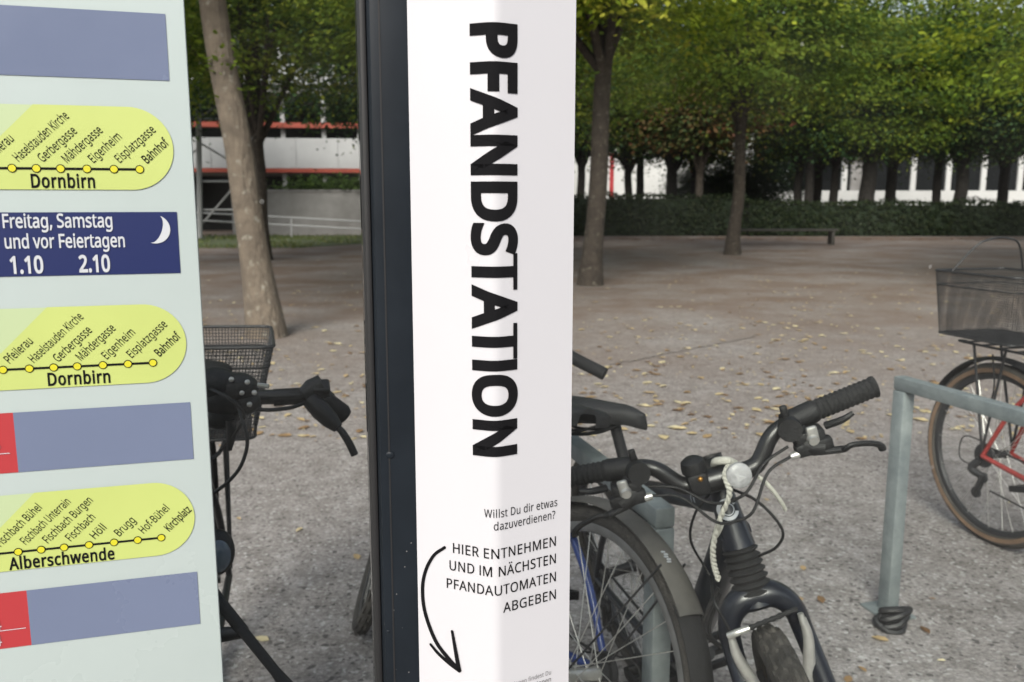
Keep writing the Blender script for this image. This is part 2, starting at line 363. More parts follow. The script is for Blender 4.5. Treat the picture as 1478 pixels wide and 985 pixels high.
# ------------------------------------------------------------------ text
_fp = os.path.join(bpy.utils.system_resource('DATAFILES') or '', 'fonts', 'NotoSansHebrew-Regular.woff2')
try: FONT = bpy.data.fonts.load(_fp)
except Exception: FONT = None
def text_raw(s, bold=0.0, space=1.0):
    """flat letters of s; bold moves their outline outwards"""
    caps = s.isupper() and 'I' in s
    if caps: s = s.replace('I', 'l')       # this face has a slab I: use a plain stroke cut to capital height
    c = bpy.data.curves.new('lettering', 'FONT'); c.body = s; c.fill_mode = 'FRONT'; c.resolution_u = 4; c.space_character = space
    if FONT: c.font = FONT
    o = bpy.data.objects.new('lettering', c); C.objects.link(o)
    dg = bpy.context.evaluated_depsgraph_get(); me = bpy.data.meshes.new_from_object(o.evaluated_get(dg))
    bpy.data.objects.remove(o); bpy.data.curves.remove(c)
    bm = bmesh.new(); bm.from_mesh(me); bpy.data.meshes.remove(me)
    bmesh.ops.remove_doubles(bm, verts=bm.verts[:], dist=1e-4); bmesh.ops.recalc_face_normals(bm, faces=bm.faces)
    if caps:
        seen = set()
        for v0 in bm.verts:
            if v0 in seen: continue
            isl = []; todo = [v0]; seen.add(v0)
            while todo:
                v = todo.pop(); isl.append(v)
                for e in v.link_edges:
                    o2 = e.other_vert(v)
                    if o2 not in seen: seen.add(o2); todo.append(o2)
            if min(v.co.y for v in isl) < .05 and max(v.co.y for v in isl) > CAP * 1.04:
                for v in isl: v.co.y = min(v.co.y, CAP)
    if bold:
        mv = {}
        for v in bm.verts:
            ns = []
            for e in v.link_edges:
                if len(e.link_faces) == 1:
                    d = e.verts[1].co - e.verts[0].co; n = V((d.y, -d.x, 0)).normalized()
                    if (e.link_faces[0].calc_center_median() - e.verts[0].co).dot(n) > 0 : n = -n
                    # the face centre can mislead on slivers: use the edge's own third corner
                    o_ = [q for q in e.link_faces[0].verts if q not in e.verts][0]
                    n = V((d.y, -d.x, 0)).normalized()
                    if (o_.co - e.verts[0].co).dot(n) > 0: n = -n
                    ns.append(n)
            if len(ns) == 2: mv[v] = (ns[0] + ns[1]) / max(.45, 1 + ns[0].dot(ns[1]))
            elif ns: mv[v] = ns[0]
        for v, d in mv.items(): v.co += d * bold
    bm.verts.index_update()
    vs = [V((v.co.x, v.co.y)) for v in bm.verts]; fs = [tuple(v.index for v in f.verts) for f in bm.faces]; bm.free()
    return vs, fs
CAP = max(v.y for v in text_raw('H')[0])
def text_fit(s, p0, p1, cap, bold=0.0, space=1.0, up=None):
    """letters of s with the baseline from p0 to p1 (2-D) and capital height cap"""
    vs, fs = text_raw(s, bold, space); x0 = min(v.x for v in vs); x1 = max(v.x for v in vs)
    ax = (V(p1) - V(p0)) / (x1 - x0); ay = up if up else V((-ax.y, ax.x)).normalized() * cap / CAP
    return [V(p0) + ax * (v.x - x0) + ay * v.y for v in vs], fs
# ------------------------------------------------------------------ timetable poster
PO = O + nW * .030
def pp(px, py):
    p = on_plane(px, py, PO, nW); return V(((p - PO).dot(e1), p.z))
def flat2(polys, off):
    mb = MB()
    for vs, fs in polys: mb.add([PO + e1 * v[0] + nW * off + V((0, 0, v[1])) for v in vs], fs)
    return mb
sR = (pp(268, 0).x + pp(320, 985).x) / 2
poster = MB(WM).box((sR - .45, -.0275, 1.2), (.9, .005, 1.3), .0015).build('timetable_poster', 'mint')
tag(poster, 'pale mint bus timetable with lime route bands and grey bars on the shelter glass', 'poster')
def rect(x0, y0, x1, y1): return ([(x0, y0), (x1, y0), (x1, y1), (x0, y1)], [(0, 1, 2, 3)])
LX = sR - .885
def zmid(*pts): return sum(pp(*p).y for p in pts) / len(pts)
def bar(xr, t, b, m, name, off=.0006, xl=None):
    return flat2([rect(LX if xl is None else xl, zmid(*b), xr, zmid(*t))], off).build(name, m, poster, smooth=False)
bar(pp(241, 60).x, [(0, 9), (238, 19)], [(0, 108), (243, 117)], 'bar', 'colour_bar')
ban = bar(pp(258, 350).x, [(0, 307), (255, 306)], [(0, 400), (260, 394)], 'banner', 'night_banner')
x2 = pp(23, 640).x; bar(pp(277, 620).x, [(22, 596), (274, 580)], [(28, 682), (279, 662)], 'bar', 'colour_bar', xl=x2)
box2 = bar(x2, [(22, 596), (274, 580)], [(28, 682), (279, 662)], 'redprint', 'price_box', xl=x2 - .12)
x3 = pp(42, 890).x; bar(pp(287, 865).x, [(38, 852), (285, 825)], [(47, 931), (289, 900)], 'bar', 'colour_bar', xl=x3)
box3 = bar(x3, [(38, 852), (285, 825)], [(47, 931), (289, 900)], 'redprint', 'price_box', xl=x3 - .12)
def band(xr, top, bot, xd0, xd1):
    z1, z0 = zmid(*top), zmid(*bot); r = (z1 - z0) / 2; cx = xr - r; cz = (z0 + z1) / 2
    arc = [(cx + r * math.cos(a), cz + r * math.sin(a)) for a in [R(-90 + 180 * i / 28) for i in range(29)]]
    k = xd1 - xd0
    poly = [(xd0 - .2, z0)] + arc + [(xd1, z1), (xd0 - (z1 - z0 - k) * 0, z1 - k), (xd0 - .2, z1 - k - .2 if z1 - k - .2 > z0 else z0 + .002)]
    o = flat2([(poly, [tuple(range(len(poly)))])], .0009).build('route_band', 'lime', poster, smooth=False)
    flat2([rect(LX, z0 + .0006, xd1 + .002, z1 - .0003)], .0005).build('pale_band', 'palelime', o, smooth=False)
    return o
bands = [band(pp(250, 210).x, [(60, 152), (190, 154)], [(0, 275), (195, 273)], pp(0, 185).x, pp(48, 152).x),
         band(pp(269, 495).x, [(90, 443), (215, 439)], [(0, 563), (200, 554)], pp(0, 492).x, pp(68, 444).x),
         band(pp(281, 745).x, [(100, 705), (230, 698)], [(0, 824), (200, 806)], pp(0, 755).x, pp(50, 712).x)]
wht, num2, num3 = [], [], []
def T(s, p0, p1, cappx, col=None, bold=0.0, level=False, space=1.0):
    a, b = pp(*p0), pp(*p1)
    if level: z = (a.y + b.y) / 2; a.y = b.y = z
    cap = cappx * .75 / FPX * 1.03
    col.append(text_fit(s, a, b, cap, bold, space))
def route(stops, names, title, tp, par):
    blk, yel = [], []
    z = sum(pp(*s).y for s in stops) / len(stops); xs = [pp(*s).x for s in stops]
    blk.append(rect(LX, z - .0009, xs[-1], z + .0009))
    for x in xs:
        for rr, L_ in ((.0033, blk), (.0026, yel)):
            vs = [(x + rr * math.cos(k * .3927), z + rr * math.sin(k * .3927)) for k in range(16)]; L_.append((vs, [tuple(range(16))]))
    for nm, p0, p1 in names:
        a, b = pp(*p0), pp(*p1); L_ = (b - a).length; d = V((.74, .67))
        d = (d / d.length) * L_
        blk.append(text_fit(nm, a, a + d, 11.2 * .75 / FPX, .012 if nm in ('Bahnhof', 'Kirchplatz') else 0.002))
    T(title, *tp, 15.8, blk, bold=.024, level=True, space=1.08)
    flat2(blk, .0013).build('lettering', 'ink', par, smooth=False); flat2(yel, .0016).build('stop_marker', 'stop', par, smooth=False)
route([(18, 243), (53, 243), (88, 244), (126, 244), (165, 245), (202, 245)],
      [('Pfeilerau', (-12, 232), (22, 203)), ('Haselstauden Kirche', (28, 234), (99, 168)), ('Gerbergasse', (63, 235), (111, 190)), ('Mähdergasse', (98, 236), (149, 190)), ('Eigenheim', (136, 236), (175, 198)), ('Eisplatzgasse', (174, 236), (223, 187)), ('Bahnhof', (213, 237), (243, 206))],
      'Dornbirn', ((46, 271), (138, 271)), bands[0])
route([(5, 534), (43, 532), (78, 530), (112, 529), (149, 527), (185, 525), (221, 523)],
      [('Pfeilerau', (15, 525), (49, 494)), ('Haselstauden Kirche', (50, 524), (122, 459)), ('Gerbergasse', (85, 523), (134, 478)), ('Mähdergasse', (118, 521), (170, 477)), ('Eigenheim', (155, 519), (196, 481)), ('Eisplatzgasse', (191, 517), (243, 470)), ('Bahnhof', (231, 515), (262, 486))],
      'Dornbirn', ((70, 556), (160, 552)), bands[1])
route([(-6, 801), (27, 796), (60, 793), (93, 789), (129, 786), (165, 782), (199, 778), (233, 775)],
      [('Fischbach Bühel', (2, 789), (60, 732)), ('Fischbach Unterrain', (38, 786), (102, 724)), ('Fischbach Burgen', (70, 784), (134, 722)), ('Fischbach', (103, 781), (140, 748)), ('Höll', (138, 778), (156, 763)), ('Brugg', (173, 774), (198, 753)), ('Hof-Bühel', (208, 770), (246, 735)), ('Kirchplatz', (245, 767), (277, 736))],
      'Alberschwende', ((14, 821), (166, 807)), bands[2])
T('Freitag, Samstag', (5, 329), (163, 328), 16.5, wht, .016, True); T('und vor Feiertagen', (8, 358), (181, 357), 16.5, wht, .016, True)
T('1.10', (16, 394), (64, 394), 20, wht, .028, True); T('2.10', (115, 392), (160, 392), 20, wht, .028, True)
T('5', (-9, 650), (1, 649), 14, num2, .01, True); T('4', (-9, 909), (3, 908), 14, num3, .01, True); T('4', (-9, 932), (4, 931), 14, num3, .02, True)
for a, b, L_ in (((-20, 656), (15, 654), num2), ((-20, 912), (38, 906), num3)):
    z = (pp(*a).y + pp(*b).y) / 2; L_.append(rect(pp(*a).x, z - .0003, pp(*b).x, z + .0003))
# crescent moon
c = pp(222, 331); r1 = .0113; mo = []
for i in range(25):
    a = R(-105 + 180 * i / 24 - 5); mo.append((c.x + r1 * math.cos(a) + .001, c.y + r1 * math.sin(a)))
p_, q_ = V(mo[-1]), V(mo[0]); mid = (p_ + q_) / 2
for i in range(1, 24):
    a = R(75 - 5 - 180 * i / 24); d = V((math.cos(a), math.sin(a))); mo.append((c.x + .001 + r1 * .985 * d.x - .0056 * math.sin(math.pi * i / 24) , c.y + r1 * .985 * d.y + .002 * math.sin(math.pi * i / 24)))
wht.append((mo, [(i, i + 1, 48 - 1 - i, 48 - i) if i else (0, 1, 47) for i in range(0, 23)]))
for L_, par in ((wht, ban), (num2, box2), (num3, box3)): flat2(L_, .0013).build('lettering', 'whiteink', par, smooth=False)
# ------------------------------------------------------------------ folded bottle column
CR = V((on_plane(714, 500, V((0, .722, 0)), V((0, 1, 0))).x, .722, 0))
dl = V((-math.sin(R(68)), math.cos(R(68)), 0)); dr = V((math.sin(R(60)), math.cos(R(60)), 0))
nl = V((dl.y, -dl.x, 0)); nl = nl if nl.y < 0 else -nl
nr = V((dr.y, -dr.x, 0)); nr = nr if nr.y < 0 else -nr
def cs(px, py):
    if px < 714: p = on_plane(px, py, CR, nl); return V(((p - CR).dot(dl) * -1, p.z))
    p = on_plane(px, py, CR, nr); return V(((p - CR).dot(dr), p.z))
sL, sRr = cs(597, 480).x, cs(825.5, 480).x
BW, NS = .009, 40
def _turn(s):      # heading of the folded board along its width: a soft bend instead of a knife edge
    f = min(1, max(0, (s + BW) / (2 * BW))); f = f * f * (3 - 2 * f); return R(-22 + (30 + 22) * f)
_cur = {}
def _walk():
    for sg in (1, -1):
        p = V((0, 0, 0)); L_ = [p.copy()]; st = .0005
        for i in range(260):
            a = _turn(sg * (i + .5) * st); p = p + V((math.cos(a), math.sin(a), 0)) * st * sg; L_.append(p.copy())
        _cur[sg] = L_
_walk()
_far = CR + dr * .06 - (CR + _cur[1][120]); _fal = CR + dl * .06 - (CR + _cur[-1][120])
_sh = (_far + _fal) * .5
def cpt(s, z, off=0.0):
    L_ = _cur[1 if s >= 0 else -1]; t = min(258.999, abs(s) / .0005); i = int(t); p = L_[i].lerp(L_[i + 1], t - i)
    a = _turn(s); return CR + _sh + p + V((math.sin(a), -math.cos(a), 0)) * off + V((0, 0, z))
Z0, Z1 = .28, 1.86
ss = [sL] + [-BW + 2 * BW * k / 24 for k in range(25)] + [sRr]
ring = [cpt(v, 0) for v in ss] + [cpt(sRr, 0) + V((-.004, .022, 0)), cpt(sL, 0) + V((.004, .012, 0))]
bm = bmesh.new()
lo = [bm.verts.new(p + V((0, 0, Z0))) for p in ring]; hi = [bm.verts.new(p + V((0, 0, Z1))) for p in ring]; nr_ = len(ring)
for i in range(nr_): bm.faces.new((lo[i], lo[(i + 1) % nr_], hi[(i + 1) % nr_], hi[i]))
bm.faces.new(lo[::-1]); bm.faces.new(hi); bmesh.ops.recalc_face_normals(bm, faces=bm.faces)
me = bpy.data.meshes.new('bottle_column'); bm.to_mesh(me); bm.free(); me.materials.append(M['white'])
me.polygons.foreach_set('use_smooth', [True] * len(me.polygons)); me.set_sharp_from_angle(angle=R(20))
col = bpy.data.objects.new('bottle_column', me); C.objects.link(col)
tag(col, 'tall folded white deposit bottle column lettered PFANDSTATION on the dark shelter post', 'sign')
def wrap(polys, name, m, off=.0007):
    bm = bmesh.new()
    for vs, fs in polys:
        vv = [bm.verts.new((v[0], v[1], 0)) for v in vs]
        for f in fs:
            try: bm.faces.new([vv[i] for i in f])
            except ValueError: pass
    for k in range(-6, 7): bmesh.ops.bisect_plane(bm, geom=bm.verts[:] + bm.edges[:] + bm.faces[:], plane_co=(BW * k / 6, 0, 0), plane_no=(1, 0, 0), dist=1e-7)
    for v in bm.verts:
        s, t = v.co.x, v.co.y; v.co = cpt(0 if abs(s) < 1e-6 else s, t, off)
    me = bpy.data.meshes.new(name); bm.to_mesh(me); bm.free(); me.materials.append(M[m])
    o = bpy.data.objects.new(name, me); C.objects.link(o); o.parent = col; return o
vs, fs = text_raw('PFANDSTATION', .042, 1.03)
x0, x1 = min(v.x for v in vs), max(v.x for v in vs); y0, y1 = min(v.y for v in vs if 1), CAP
sb, st = cs(685.5, 345).x, cs(741.5, 345).x; ta, tb = cs(686, 34).y, cs(686, 657).y
wrap([([(sb + v.y / CAP * (st - sb), ta - (v.x - x0) / (x1 - x0) * (ta - tb)) for v in vs], fs)], 'title_lettering', 'ink')
L = []
def cl(s, pl, pr, cappx, bold=.0, space=1.05, dest=None):
    a, b = cs(*pl), cs(*pr); z = b.y
    (L if dest is None else dest).append(text_fit(s, (a.x, z), (b.x, z), cappx * .735 / FPX, bold, space))
cl('Willst Du dir etwas', (700, 745), (803, 730), 12.5, .003); cl('dazuverdienen?', (713, 765), (800, 748), 12.5, .003)
cl('HIER ENTNEHMEN', (655, 796), (801, 787.5), 15.5, .008); cl('UND IM NÄCHSTEN', (650, 821), (801, 812.5), 15.5, .008)
cl('PFANDAUTOMATEN', (646, 846), (801, 838.5), 15.5, .008); cl('ABGEBEN', (725, 882), (801, 864), 15.5, .008)
wrap(L, 'small_lettering', 'ink')
G = []; cl('tionen findest Du', (738, 986), (794, 973), 7.5, 0, 1.05, G); cl('ationen', (766, 988), (794, 983), 7.5, .01, 1.05, G); wrap(G, 'fine_print', 'greyink')
def ribbon(pts, wd):
    P = spline([(*cs(*p), 0) for p in pts], 8); n = len(P); vs = []
    for i, p in enumerate(P):
        t = (P[min(i + 1, n - 1)] - P[max(i - 1, 0)]).normalized(); nn = V((-t.y, t.x, 0)); k = i / (n - 1); wv = wd[0] + (wd[1] - wd[0]) * k
        vs += [(p + nn * wv)[:2], (p - nn * wv)[:2]]
    fs = [(2 * i, 2 * i + 1, 2 * i + 3, 2 * i + 2) for i in range(n - 1)]
    polys = [(vs, fs)]
    for p, wv in ((P[0], wd[0]), (P[-1], wd[1])):
        polys.append(([(p.x + wv * math.cos(k * .5236), p.y + wv * math.sin(k * .5236)) for k in range(12)], [tuple(range(12))]))
    return polys
ap = ribbon([(643, 790), (627, 802), (615, 825), (611, 852), (615, 885), (630, 925), (650, 952), (664, 967)], (.0014, .0023))
wrap(ap, 'arrow', 'ink', .0007)
wrap(ribbon([(623, 930), (634, 943), (650, 957), (664, 967)], (.0014, .0023)), 'arrow', 'ink', .0009)
wrap(ribbon([(654, 911), (657, 928), (660, 945), (664, 967)], (.0014, .0023)), 'arrow', 'ink', .0011)
# ------------------------------------------------------------------ bike stands
hB = 16
Fd = V((math.sin(R(hB)), -math.cos(R(hB)), 0)); Ld = V((-Fd.y, Fd.x, 0))
def stand(p0, p1, label, hgt=.77):
    d = (p1 - p0); ln = d.length; rz = math.atan2(d.y, d.x)
    t = empty('bike_stand', p0, (0, 0, rz)); tag(t, label, 'bike stand', 'galvanised bike stands')
    for x in (0, ln): MB().box((x, 0, hgt / 2 - .021), (.05, .042, hgt - .042), .005).build('upright', 'galv', t)
    MB().box((ln / 2, 0, hgt - .0205), (ln + .05, .042, .041), .005).build('top_bar', 'galv', t)
    for x in (0, ln): MB().box((x, 0, .005), (.13, .11, .008), .002).build('foot_plate', 'galv', t)
    return t
q = at_z(1281, 884); stand(q, q + Fd * .95, 'galvanised stand with a black coil round its foot, before the red framed bicycle')
q = at_z(953, 738, .70); q.z = 0; stand(q, q - Fd * .85, 'galvanised stand between the blue bicycle and the leaning black mountain bike', .715)
# black coil at the stand foot
q = at_z(1284, 900); ck = MB()
for k in range(4):
    pts = [(q.x + math.cos(a) * (.040 + .006 * math.sin(3 * a + k)) + .007 * k - .012, q.y - .02 + math.sin(a) * .028 + .01 * (k - 1.5), .016 + .010 * k + .016 * math.sin(a + k)) for a in [2 * math.pi * i / 14 for i in range(15)]]
    ck.tube(pts, .011, 8, 3)
tag(ck.build('cable_lock', 'tape'), 'black coiled cable lock lying at the foot of the galvanised stand', 'lock')
# ------------------------------------------------------------------ bicycles
def axis_rot(p, ax, ang):
    return MX.Translation(p) @ MX.Rotation(ang, 4, ax) @ MX.Translation(-V(p))
def wheel(root, x, Rw, wt, m=None, rimm='rim', tyrem='tyre', knob=False, spokes=32, side=None):
    m = m or MX.Identity(4); c = (x, 0, Rw); tr = wt / 2
    rr = Rw - wt * .95
    rm = MB(m).lathe([(rr + .004, -.011), (rr + .004, .011), (rr - .006, .0125), (rr - .016, .009), (rr - .02, 0), (rr - .016, -.009), (rr - .006, -.0125)], 72, 'y', c, True).build('wheel', rimm, root)
    ns = 26
    if knob:
        prof = [(Rw - tr + tr * math.cos(2 * math.pi * k / ns), tr * math.sin(2 * math.pi * k / ns)) for k in range(ns)]
        def md(i, j):
            a = 2 * math.pi * j / ns; a = a if a < math.pi else a - 2 * math.pi
            if abs(a) > 1.25: return 0
            row = int((a + 1.25) / .36); return .0045 if (i // 2 + row) % 3 != 0 and (j % 3) != 0 else -.0015
        MB(m).lathe(prof, 216, 'y', c, True, md).build('tyre', tyrem, rm, ang=25)
    else:
        prof = [(Rw - tr + tr * math.cos(2 * math.pi * k / ns), tr * math.sin(2 * math.pi * k / ns)) for k in range(ns)]
        MB(m).lathe(prof, 120, 'y', c, True, lambda i, j: (.0012 if (i + j) % 2 else -.0006) if (j < 6 or j > ns - 6) else 0).build('tyre', tyrem, rm)
    if side:
        for sg in (-1, 1):
            MB(m).lathe([(Rw - wt * .80, sg * tr * .97), (Rw - wt * .42, sg * tr * 1.03)], 90, 'y', c).build('sidewall', side, rm)
    MB(m).tube([(x, -.045, Rw), (x, -.02, Rw), (x, .02, Rw), (x, .045, Rw)], [.018, .014, .014, .018], 14).build('hub', 'silver' if rimm == 'rim' else 'steel', rm)
    s = MB(m)
    for k in range(spokes):
        a = 2 * math.pi * k / spokes; sg = 1 if k % 2 else -1; b = a + (.9 if (k // 2) % 2 else -.9)
        s.tube([(x + .02 * math.cos(b), sg * .03, Rw + .02 * math.sin(b)), (x + rr * math.cos(a), sg * .003, Rw + rr * math.sin(a))], .0011, 5)
    s.build('spoke_lacing', 'silver', rm)
    return rm
def guard(root, x, Rw, wd, a0, a1, name='mudguard', m=None, mt='dustguard', gap=.014, thick=.002, flare=0.0, parent=None):
    mb = MB(m or MX.Identity(4)); n = 40; rows = 9; vs = []; fs = []
    for i in range(n + 1):
        a = R(a0 + (a1 - a0) * i / n)
        for t in (0, thick):
            for k in range(rows):
                y = (k / (rows - 1) - .5) * wd; r = Rw + gap - ((2 * y / wd) ** 2) * .012 - t
                vs.append((x + r * math.cos(a), y, Rw + r * math.sin(a)))
    s = rows * 2
    for i in range(n):
        for k in range(rows - 1):
            fs.append((i * s + k, i * s + k + 1, (i + 1) * s + k + 1, (i + 1) * s + k)); fs.append((i * s + rows + k, i * s + rows + k + 1, (i + 1) * s + rows + k + 1, (i + 1) * s + rows + k))
        for k, k2 in ((0, rows), (rows - 1, s - 1)): fs.append((i * s + k, (i + 1) * s + k, (i + 1) * s + k2, i * s + k2))
    for i in (0, n):
        for k in range(rows - 1): fs.append((i * s + k, i * s + k + 1, i * s + rows + k + 1, i * s + rows + k))
    return mb.add(vs, fs).build(name, mt, parent or root)
def saddle(root, x, z, ln=.27, wd=.15, tilt=0, mt='saddle'):
    n = 16; rows = 14; vs = []; fs = []
    for i in range(n + 1):
        t = i / n; xx = x - ln * .45 + ln * t
        half = .5 * wd * (1 - t ** .85) ** 1.1 * .78 + .019 if t < 1 else .012
        if t > .86: half = max(.007, half * math.sqrt(max(.05, 1 - ((t - .86) / .145) ** 2)))
        half *= min(1, .35 + (t * 9) ** .6) if t < .12 else 1
        zt = z + .012 * math.cos((t - .1) * 3) - .012 * max(0, t - .85) / .15 + tilt * (t - .5); dp = .034 - .012 * t
        for k in range(rows):
            a = math.pi * k / (rows - 1); y = -math.cos(a) * half; zz = zt - (1 - abs(math.sin(a)) ** .55) * dp
            vs.append((xx, y, zz))
        for k in range(rows):
            a = math.pi * k / (rows - 1); y = -math.cos(a) * (half - .005); zz = zt - (1 - abs(math.sin(a)) ** .55) * dp - .007
            vs.append((xx, y, min(zz, zt - .012)))
    s = rows * 2
    for i in range(n):
        for k in range(rows - 1):
            fs.append((i * s + k, i * s + k + 1, (i + 1) * s + k + 1, (i + 1) * s + k)); fs.append((i * s + rows + k, i * s + rows + k + 1, (i + 1) * s + rows + k + 1, (i + 1) * s + rows + k))
        for k, k2 in ((0, rows), (rows - 1, s - 1)): fs.append((i * s + k, (i + 1) * s + k, (i + 1) * s + k2, i * s + k2))
    for i in (0, n):
        for k in range(rows - 1): fs.append((i * s + k, i * s + k + 1, i * s + rows + k + 1, i * s + rows + k))
    sd_ = MB().add(vs, fs).build('saddle', mt, root, ang=60)
    rl = MB()
    for sg in (-1, 1): rl.tube([(x - ln * .4, sg * .045, z - .025), (x - ln * .2, sg * .024, z - .05), (x + ln * .15, sg * .02, z - .048), (x + ln * .48, sg * .008, z - .022)], .0035, 8, 5)
    rl.build('seat_rail', 'steel', sd_); return sd_
def cable(root, pts, r=.0026, mt='black', m=None): return MB(m or MX.Identity(4)).tube(pts, r, 8, 6).build('cable', mt, root)
def basket(root, cx, z0, z1, lt, wt_, lb, wb, name='basket', mesh_r=.0010, step=.0085, dip=0.0):
    """wire mesh basket: wt_ = width (y), lt = length (x)"""
    t = MB(); Hh = z1 - z0
    def rim_pts(l, wd, z, k=10):
        pts = []; r = .03
        for sx, sy, a0 in ((1, 1, 0), (-1, 1, 90), (-1, -1, 180), (1, -1, 270)):
            for i in range(k): a = R(a0 + 90 * i / (k - 1)); pts.append(V((cx + sx * (l / 2 - r) + r * math.cos(a), sy * (wd / 2 - r) + r * math.sin(a), z)))
        return pts
    top = rim_pts(lt, wt_, z1); bot = rim_pts(lb, wb, z0)
    if dip:
        for p in top: p.z -= dip * math.exp(-((p.y) / (wt_ * .2)) ** 2)
    b_ = MB().tube(top + [top[0]], .0045, 8).build(name, 'steel', root)
    # resample both loops so wires run evenly
    def resample(P, n):
        P = P + [P[0]]; L_ = [0]
        for a, b in zip(P, P[1:]): L_.append(L_[-1] + (b - a).length)
        out = []; j = 0
        for i in range(n):
            d = L_[-1] * i / n
            while L_[j + 1] < d: j += 1
            out.append(P[j].lerp(P[j + 1], (d - L_[j]) / max(1e-9, L_[j + 1] - L_[j])))
        return out
    n = int(2 * (lt + wt_) / step); A, B = resample(top, n), resample(bot, n)
    for a, b in zip(A, B): t.tube([a, b], mesh_r, 4, cap=False)
    for k in range(1, int(Hh / step)):
        f = k / int(Hh / step); P = [a.lerp(b, f) for a, b in zip(A, B)]; t.tube(P + [P[0]], mesh_r, 4, cap=False)
    for k in range(int(lb / step)):
        x = cx - lb / 2 + .01 + k * step
        if x < cx + lb / 2 - .01: t.tube([(x, -wb / 2 + .008, z0), (x, wb / 2 - .008, z0)], mesh_r, 4, cap=False)
    for k in range(int(wb / step)):
        y = -wb / 2 + .01 + k * step
        if y < wb / 2 - .01: t.tube([(cx - lb / 2 + .008, y, z0), (cx + lb / 2 - .008, y, z0)], mesh_r, 4, cap=False)
    t.build('wire_mesh', 'steel', b_); MB().tube(bot + [bot[0]], .004, 8).build('base_wire', 'steel', b_)
    P = [a.lerp(b, .22) for a, b in zip(A, B)]; MB().tube(P + [P[0]], .003, 6).build('band_wire', 'steel', b_)
    return b_
def pedal(root, x, y, z, tilt=0):
    p = MB(); w_, l_ = .085, .06; q = MX.Rotation(tilt, 3, 'Y')
    for s in (-1, 0, 1): p.box(q @ V((s * l_ * .72, 0, 0)) + V((x, y, z)), (.012 if s else .016, w_, .02), .002, q)
    for s in (-1, 1): p.box(q @ V((0, s * w_ * .46, 0)) + V((x, y, z)), (l_ * 1.5, .01, .022), .002, q)
    return p.build('pedal', 'black', root)
def drive(root, bb, xr, Rw, side, crank_a, teeth_r=.085):
    y = side * .045; cr = MB()
    cr.lathe([(teeth_r, y - .003), (teeth_r + .003, y), (teeth_r, y + .003), (teeth_r - .016, y + .003), (teeth_r - .016, y - .003)], 48, 'y', (bb[0], 0, bb[1]), True)
    for k in range(5):
        a = k * 1.2566 + .3; cr.tube([(bb[0], y, bb[1]), (bb[0] + (teeth_r - .012) * math.cos(a), y, bb[1] + (teeth_r - .012) * math.sin(a))], [.014, .007], 8)
    cro = cr.build('chainring', 'steel', root)
    for s, a in ((side, crank_a), (-side, crank_a + math.pi)):
        e = (bb[0] + .17 * math.cos(a), bb[1] + .17 * math.sin(a))
        co = MB().tube([(bb[0], s * .06, bb[1]), (e[0], s * .075, e[1])], [.015, .011], 12).build('crank', 'steel', root)
        pedal(co, e[0], s * .125, e[1], rnd.uniform(-.3, .3))
    ch = MB(); yy = side * .045
    ch.tube([(xr, yy, Rw + .035), (bb[0], yy, bb[1] + teeth_r)], .0035, 6); ch.tube([(xr + .03, yy, Rw - .13), (bb[0], yy, bb[1] - teeth_r)], .0035, 6)
    ch.build('chain', 'steel', root)
    MB().lathe([(.015, yy - .018), (.045, yy - .016), (.045, yy - .012), (.035, yy - .008), (.035, yy), (.022, yy + .004), (.012, yy + .006)], 28, 'y', (xr, 0, Rw)).build('cassette', 'steel', root)
def derailleur(root, x, Rw, side):
    y = side * .06; d = MB()
    d.tube([(x - .005, y, Rw - .02), (x - .03, y + side * .012, Rw - .06), (x + .02, y, Rw - .08)], [.014, .016, .012], 10, 4)
    for s in (-.006, .006): d.tube([(x + .02, y + s, Rw - .07), (x - .01, y + s, Rw - .15)], .009, 8)
    for zz, xx in ((-.085, .015), (-.15, -.01)): d.lathe([(.004, y - .004), (.021, y - .004), (.021, y + .004), (.004, y + .004)], 20, 'y', (x + xx, 0, Rw + zz))
    o = d.build('derailleur', 'steel', root)
    cable(root, [(x - .03, y + side * .01, Rw - .05), (x - .09, y + side * .015, Rw - .03), (x - .085, y + side * .01, Rw + .05), (x - .02, y - side * .01, Rw + .05), (x + .06, y - side * .02, Rw + .02)], .0024); return o
def rack(root, xr, z, ln=.36, Rw=.35):
    rk = MB()
    for sg in (-1, 1):
        rk.tube([(xr - .16, sg * .03, z), (xr - .15, sg * .06, z), (xr + ln - .18, sg * .06, z), (xr + ln - .1, sg * .02, z - .01)], .005, 8, 5)
        rk.tube([(xr, sg * .07, Rw + .02), (xr - .09, sg * .062, z - .004)], .005, 8); rk.tube([(xr, sg * .07, Rw + .02), (xr + .06, sg * .062, z - .004)], .005, 8)
    for k in range(4): rk.tube([(xr - .14 + k * .08, -.06, z), (xr - .14 + k * .08, .06, z)], .004, 6)
    return rk.build('luggage_rack', 'steel', root)
def head_axis(Lw, Rw, ang=70, off=.05):
    a0 = V((Lw - off, 0, Rw)); u = V((-math.cos(R(ang)), 0, math.sin(R(ang)))); return a0, u
def place(name, anchor_local, target_xy, heading, lean, label, cat='bicycle', group=None):
    rz = math.atan2(-math.cos(R(heading)), math.sin(R(heading)))
    t = empty(name, (0, 0, 0), (R(lean), 0, rz))
    from mathutils import Euler
    p = Euler((R(lean), 0, rz)).to_matrix() @ V(anchor_local)
    t.location = (target_xy[0] - p.x, target_xy[1] - p.y, 0); tag(t, label, cat, group); return t
